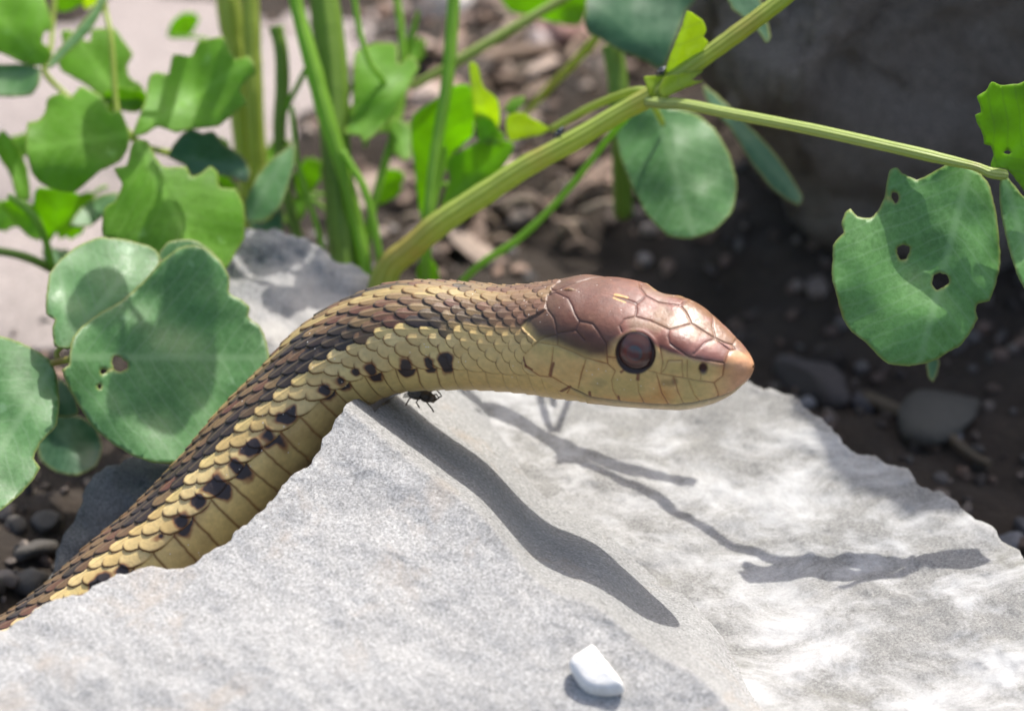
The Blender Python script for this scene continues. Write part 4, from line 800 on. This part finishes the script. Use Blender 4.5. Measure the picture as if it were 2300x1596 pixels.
# the plants go on above the picture and throw the dappled shade seen in it
def oval(cx, cy, rx, ry, rot):
    return [(cx + rx * math.cos(t) * math.cos(rot) - ry * math.sin(t) * (1 + .07 * math.sin(5 * t)) * math.sin(rot), cy + rx * math.cos(t) * math.sin(rot) + ry * math.sin(t) * math.cos(rot)) for t in np.linspace(0, 6.283, 16, endpoint=False)]
tube('stem', [(700, -60, 1.1, 34), (690, -300, 1.0, 30), (720, -600, .85, 24), (760, -850, .7, 16)], M['stem'], pm)
tube('stem', [(500, -80, 1.25, 28), (520, -300, 1.0, 24), (600, -560, .75, 18), (640, -800, .6, 12)], M['stem'], pc)
for i, (x, y, d, r_, par, jx) in enumerate(((1000, -260, .85, 85, pm, (692, -320)), (1085, -420, .87, 95, pm, (705, -500)), (930, -500, .88, 80, pm, (712, -540)), (890, -200, .82, 55, pm, (692, -260)), (730, -400, .42, 75, pc, (555, -440)), (625, -290, .40, 62, pc, (522, -310)),
        (560, -520, .43, 70, pc, (590, -530)), (820, -630, .45, 85, pm, (725, -620)), (450, -300, .80, 75, pc, (515, -300)), (580, -230, .74, 50, pc, (512, -240)), (380, -200, .92, 60, pc, (505, -180)), (860, -800, .90, 90, pm, (750, -800)))):
    d -= .19
    tube('petiole', [(jx[0], jx[1], d + .05, 8), ((x + jx[0]) / 2, (y + jx[1]) / 2 - 20, d + .03, 7), (x - .6 * r_ * (1 if x > jx[0] else -1), y, d, 6)], M['stem_vivid'], par)
    leaf('leaflet', par, oval(x, y, r_, r_ * .62, .5 * math.sin(i * 2.1)), (x - r_ * (1 if x > jx[0] else -1), y), (x + r_ * (1 if x > jx[0] else -1), y), d, .1, 1.2, 0., .04, 'leaf_green', seed=80 + i)
# ------------------------------------------------------------------ small things
def lumps(name, parts, mat, parent=None):
    """ellipsoids (centre, radii, axis) blended into one shell"""
    bm = bmesh.new()
    VV, FF, n = [], [], 0
    for (c, r, ax) in parts:
        b2 = bmesh.new(); bmesh.ops.create_icosphere(b2, subdivisions=3, radius=1)
        P = np.array([v.co[:] for v in b2.verts]); P = P * np.array(r); ax = np.array(ax, float); ax /= np.linalg.norm(ax)
        q = Vector(ax).to_track_quat('X', 'Z').to_matrix(); P = P @ np.array(q).T + np.array(c)
        FF += [tuple(v.index + n for v in f.verts) for f in b2.faces]; VV.append(P); n += len(P); b2.free()
    bm.free(); return mesh_obj(name, np.vstack(VV), FF, mat, parent)
def wire(name, pts, r, mat, parent):
    Q = np.array([W(*p) for p in pts]); n = len(Q); T = np.gradient(Q, axis=0); T /= np.linalg.norm(T, axis=1)[:, None]
    e = np.cross(DV, T); e /= np.linalg.norm(e, axis=1)[:, None]; f = np.cross(T, e); a = np.linspace(0, 2 * math.pi, 6, endpoint=False)
    VV = Q[:, None] + r * (np.cos(a)[None, :, None] * e[:, None] + np.sin(a)[None, :, None] * f[:, None])
    idx = np.arange(n * 6).reshape(n, 6); jx = np.roll(idx, -1, 1)
    return mesh_obj(name, VV.reshape(-1, 3), [tuple(q) for q in np.stack([idx[:-1], idx[1:], jx[1:], jx[:-1]], -1).reshape(-1, 4)] + [tuple(idx[0]), tuple(idx[-1])], mat, parent)
fd = .11
fl = empty('fly', W(945, 907, fd)); tag(fl, 'small brown bristly fly crouched on the rock under the snake\'s neck', 'fly')
lumps('body', [(W(938, 884, fd), (.026, .016, .015), (1, 0, -.1)), (W(958, 890, fd - .01), (.019, .015, .015), (1, -.2, -.2)), (W(970, 894, fd - .02), (.011, .011, .011), (1, 0, 0))], M['insect'], fl)
for pts in ([(965, 881, fd), (978, 873, fd - .01), (988, 883, fd - .02), (992, 889, fd - .02), (974, 899, fd - .03)], [(970, 887, fd - .01), (980, 885, fd - .02), (986, 893, fd - .02), (972, 904, fd - .04)],
            [(955, 895, fd), (960, 905, fd - .02), (970, 917, fd - .05), (974, 925, fd - .05)], [(942, 893, fd), (935, 903, fd - .02), (942, 915, fd - .045)], [(928, 889, fd), (918, 897, fd - .02), (912, 909, fd - .045)]):
    wire('leg', pts, .0018, M['insect'], fl)
mesh_obj('wing', [W(*p) for p in ((955, 881, fd - .02), (930, 873, fd - .015), (908, 883, fd - .01), (904, 893, fd - .015), (925, 894, fd - .02), (950, 889, fd - .022))] + [W(*p) for p in ((955, 881, fd - .017), (930, 873, fd - .012), (908, 883, fd - .007), (904, 893, fd - .012), (925, 894, fd - .017), (950, 889, fd - .019))],
         [(0, 1, 2, 3, 4, 5), (11, 10, 9, 8, 7, 6)] + [(i, (i + 1) % 6, (i + 1) % 6 + 6, i + 6) for i in range(6)], M['wing'], fl)
for (x, y, d, ax, lab) in ((1256, 298, .43, (.6, 0, .8), 'tiny black beetle on the diagonal stem below the lime leaf'), (1487, 158, .36, (.9, 0, .3), 'tiny black beetle beside the young leaf at the stem\'s fork')):
    e = empty('beetle', W(x, y + 6, d)); tag(e, lab, 'beetle')
    a = np.array(ax); lumps('body', [(W(x, y, d), (.013, .010, .009), ax), (W(x + 9 * ax[0], y - 9 * ax[2], d), (.008, .007, .007), ax)], M['beetle'], e)
    for k in (-1, 0, 1):
        wire('leg', [(x + k * 5, y, d - .008), (x + k * 7 - 6, y + 6, d - .012), (x + k * 7 - 3, y + 13, d - .004)], .0018, M['beetle'], e)
# white chip on the rock, foreground
cp = WN(1328, 1535, front_depth(np.array((1328 - 1150) * PXU), np.array((798 - 1535) * PXU)))
chip_o = [(1268, 1497), (1303, 1482), (1322, 1459), (1332, 1460), (1352, 1478), (1372, 1505), (1394, 1540), (1404, 1555), (1396, 1560), (1370, 1568), (1342, 1570), (1312, 1560), (1288, 1538)]
def chip(name, outline, mat, d_of, lift, th_, lab, tilt=.35):
    o = np.array(outline, float); c = o.mean(0); lev = [(.94, 0.), (1.0, .35), (.97, .7), (.84, .92), (.6, 1.0), (.3, 1.03)]; VV = []; 
    dc = d_of(c[0], c[1]); nrm = -DV * .80 + V * .6; nrm /= np.linalg.norm(nrm)
    for s, h in lev:
        P = c + (o - c) * s; d = dc + tilt * (c[1] - P[:, 1]) * PXU
        VV.append(WN(P[:, 0], P[:, 1], d) + nrm * (h * th_ + lift) + .009 * np.stack([vnoise(WN(P[:, 0], P[:, 1], d), 24, k) for k in range(3)], -1))
    n = len(o); F = []
    for k in range(len(lev) - 1):
        for i in range(n): F.append((k * n + i, k * n + (i + 1) % n, (k + 1) * n + (i + 1) % n, (k + 1) * n + i))
    F += [tuple(range(n))[::-1], tuple(range((len(lev) - 1) * n, len(lev) * n))]
    ob = mesh_obj(name, np.vstack(VV), F, mat, smoothf=True)
    bv = ob.modifiers.new('soft edges', 'SUBSURF'); bv.levels = bv.render_levels = 1
    return tag(ob, lab, 'stone')
fdep = lambda x, y: float(front_depth(np.array((x - 1150) * PXU), np.array((798 - y) * PXU)))
chip('stone_chip', chip_o, M['white'], lambda x, y: fdep(x, y) - .01, .0, .05, 'small white stone chip lying on the broken rock')

# pebbles, bits of bark and twigs on the ground
def pebble(x, y, s, colr, lab, seed, sq=(1, .8, .6), grp=None, name='pebble', rot=None, cuts=6):
    p = G(x, y); o = rock(name, (p[0], p[1], p[2] + s * sq[2] * .45), (s * sq[0], s * sq[1], s * sq[2]), M['pebble'], seed, cuts, 3, .06, rot if rot is not None else seed * .7, col=colr, cutr=(.45, .85))
    return tag(o, lab, 'pebble', grp)
pebble(1820, 872, .13, (.055, .046, .044), 'pinkish dark pebble beside the slab\'s far edge', 3, (1.1, .6, .5))
pebble(2110, 950, .14, (.075, .07, .058), 'oval grey brown pebble behind the twig on the soil', 6, (1.1, .8, .42))
pebble(1270, 88, .10, (.45, .26, .22), 'small reddish pebble between the two thin stems', 9)
pebble(1205, 105, .06, (.5, .42, .40), 'small pale pink pebble beside the reddish one', 12)
pebble(345, 1135, .05, (.5, .38, .32), 'little pale pebble in the shade under the clover', 15)
pebble(1010, 18, .11, (.45, .42, .40), 'rounded pale pebble at the litter\'s far side', 18)
pebble(1110, 20, .10, (.38, .27, .20), 'tan pebble among the litter behind the pale stem', 20)
pebble(975, 230, .08, (.55, .42, .35), 'cream pebble beside the vivid stalk\'s leaf', 22)
for i in range(22):
    x, y = random.uniform(850, 1420), random.uniform(-40, 560)
    pebble(x, y, random.uniform(.025, .06), [(.36, .25, .20), (.30, .29, .28), (.42, .34, .29), (.16, .13, .11), (.26, .19, .15)][i % 5], 'small pebble in the litter behind the plants', 100 + i, sq=(1.2, random.uniform(.5, .9), random.uniform(.3, .6)), grp='pebbles in the litter behind the plants', cuts=12)
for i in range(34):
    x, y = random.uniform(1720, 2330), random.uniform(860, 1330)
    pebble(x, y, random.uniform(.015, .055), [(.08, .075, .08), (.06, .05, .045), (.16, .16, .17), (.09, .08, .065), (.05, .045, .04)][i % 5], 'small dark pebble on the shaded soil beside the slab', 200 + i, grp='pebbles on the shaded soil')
for i in range(12):
    x, y = random.uniform(-20, 200), random.uniform(1130, 1330)
    pebble(x, y, random.uniform(.03, .07), [(.10, .085, .07), (.2, .16, .13), (.07, .06, .05)][i % 3], 'small brown pebble in the hollow left of the shaded rock', 300 + i, grp='pebbles in the hollow')
def twig(p, q, r, colr, lab, name='twig', grp=None, sag=.02, lift=.03):
    a, b = G(*p, lift), G(*q, lift); n = 16; t = np.linspace(0, 1, n)[:, None]
    Q = a + (b - a) * t; Q[:, 2] += sag * np.sin(t[:, 0] * 3.14); Q += .03 * np.stack([vnoise(Q, 5, 1 + k) for k in range(3)], -1)
    T = np.gradient(Q, axis=0); T /= np.linalg.norm(T, axis=1)[:, None]; e = np.cross((0, 0, 1), T); e /= np.linalg.norm(e, axis=1)[:, None]; f = np.cross(T, e)
    al = np.linspace(0, 2 * math.pi, 8, endpoint=False); rr_ = r * (1 - .5 * t[:, 0])
    VV = Q[:, None] + rr_[:, None, None] * (np.cos(al)[None, :, None] * e[:, None] + np.sin(al)[None, :, None] * f[:, None])
    idx = np.arange(n * 8).reshape(n, 8); jx = np.roll(idx, -1, 1)
    o = mesh_obj(name, VV.reshape(-1, 3), [tuple(z) for z in np.stack([idx[:-1], idx[1:], jx[1:], jx[:-1]], -1).reshape(-1, 4)] + [tuple(idx[0]), tuple(idx[-1])], M['chip'], cols=np.tile(colr, (n * 8, 1)))
    return tag(o, lab, 'twig', grp)
twig((1955, 915), (2230, 1065), .022, (.10, .075, .045), 'dark brown twig across the shaded soil beside the slab')
twig((-60, 232), (150, 205), .03, (.09, .07, .06), 'dark twig lying along the pale flat stones')
twig((1060, 170), (1240, 130), .03, (.30, .21, .15), 'tan dry stick among the litter behind the pale stem')
twig((1010, 330), (1180, 250), .02, (.25, .17, .12), 'brown dry stick below the olive stem')
for i in range(48):
    x, y = random.uniform(860, 1420), random.uniform(0, 600); a = random.uniform(-1, 1)
    twig((x, y), (x + random.uniform(40, 120), y + a * 60), random.uniform(.006, .016), [(.28, .20, .14), (.16, .11, .08), (.36, .28, .2)][i % 3], 'thin dry stalk in the litter behind the plants', 'dry_stalk', 'dry stalks in the litter', .03, random.uniform(.01, .06))
for i in range(44):
    x, y = random.uniform(860, 1420), random.uniform(-30, 600)
    p = G(x, y); sz = random.uniform(.05, .12)
    o = rock('bark_chip', (p[0], p[1], p[2] + .03), (sz * 1.5, sz * .5, sz * .14), M['chip'], 400 + i, 9, 3, .05, random.uniform(0, 3.1), flat=True, cutr=(.4, .8), col=[(.30, .20, .145), (.20, .135, .10), (.38, .29, .23), (.13, .10, .08)][i % 4])
    o.rotation_euler = (random.uniform(-.5, .5), random.uniform(-.4, .4), 0)
    tag(o, 'flake of brown bark in the litter behind the plants', 'bark', 'bark flakes in the litter')
# fine gravel nobody could count
bm = bmesh.new(); bmesh.ops.create_icosphere(bm, subdivisions=1, radius=1)
base_v = np.array([v.co[:] for v in bm.verts]); base_f = np.array([[v.index for v in f.verts] for f in bm.faces]); bm.free()
VV, FF, CC = [], [], []; n = 0; pal = np.array([(.40, .26, .19), (.27, .24, .22), (.18, .12, .09), (.27, .18, .13), (.09, .065, .05), (.42, .33, .27), (.13, .10, .08)])
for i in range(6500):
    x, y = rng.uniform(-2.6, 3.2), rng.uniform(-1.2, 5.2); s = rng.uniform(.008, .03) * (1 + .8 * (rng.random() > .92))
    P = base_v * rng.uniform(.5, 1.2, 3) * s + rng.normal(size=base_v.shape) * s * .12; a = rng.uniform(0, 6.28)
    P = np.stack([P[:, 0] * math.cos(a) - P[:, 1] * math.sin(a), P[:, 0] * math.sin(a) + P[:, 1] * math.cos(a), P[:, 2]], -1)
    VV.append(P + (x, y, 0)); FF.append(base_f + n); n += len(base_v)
    CC.append(np.tile(pal[rng.integers(7)] * rng.uniform(.6, 1.2) * (.45 if x > .45 or y < .9 else 1), (len(base_v), 1)))  # gravel darkened in the shaded area: shade put into its colour
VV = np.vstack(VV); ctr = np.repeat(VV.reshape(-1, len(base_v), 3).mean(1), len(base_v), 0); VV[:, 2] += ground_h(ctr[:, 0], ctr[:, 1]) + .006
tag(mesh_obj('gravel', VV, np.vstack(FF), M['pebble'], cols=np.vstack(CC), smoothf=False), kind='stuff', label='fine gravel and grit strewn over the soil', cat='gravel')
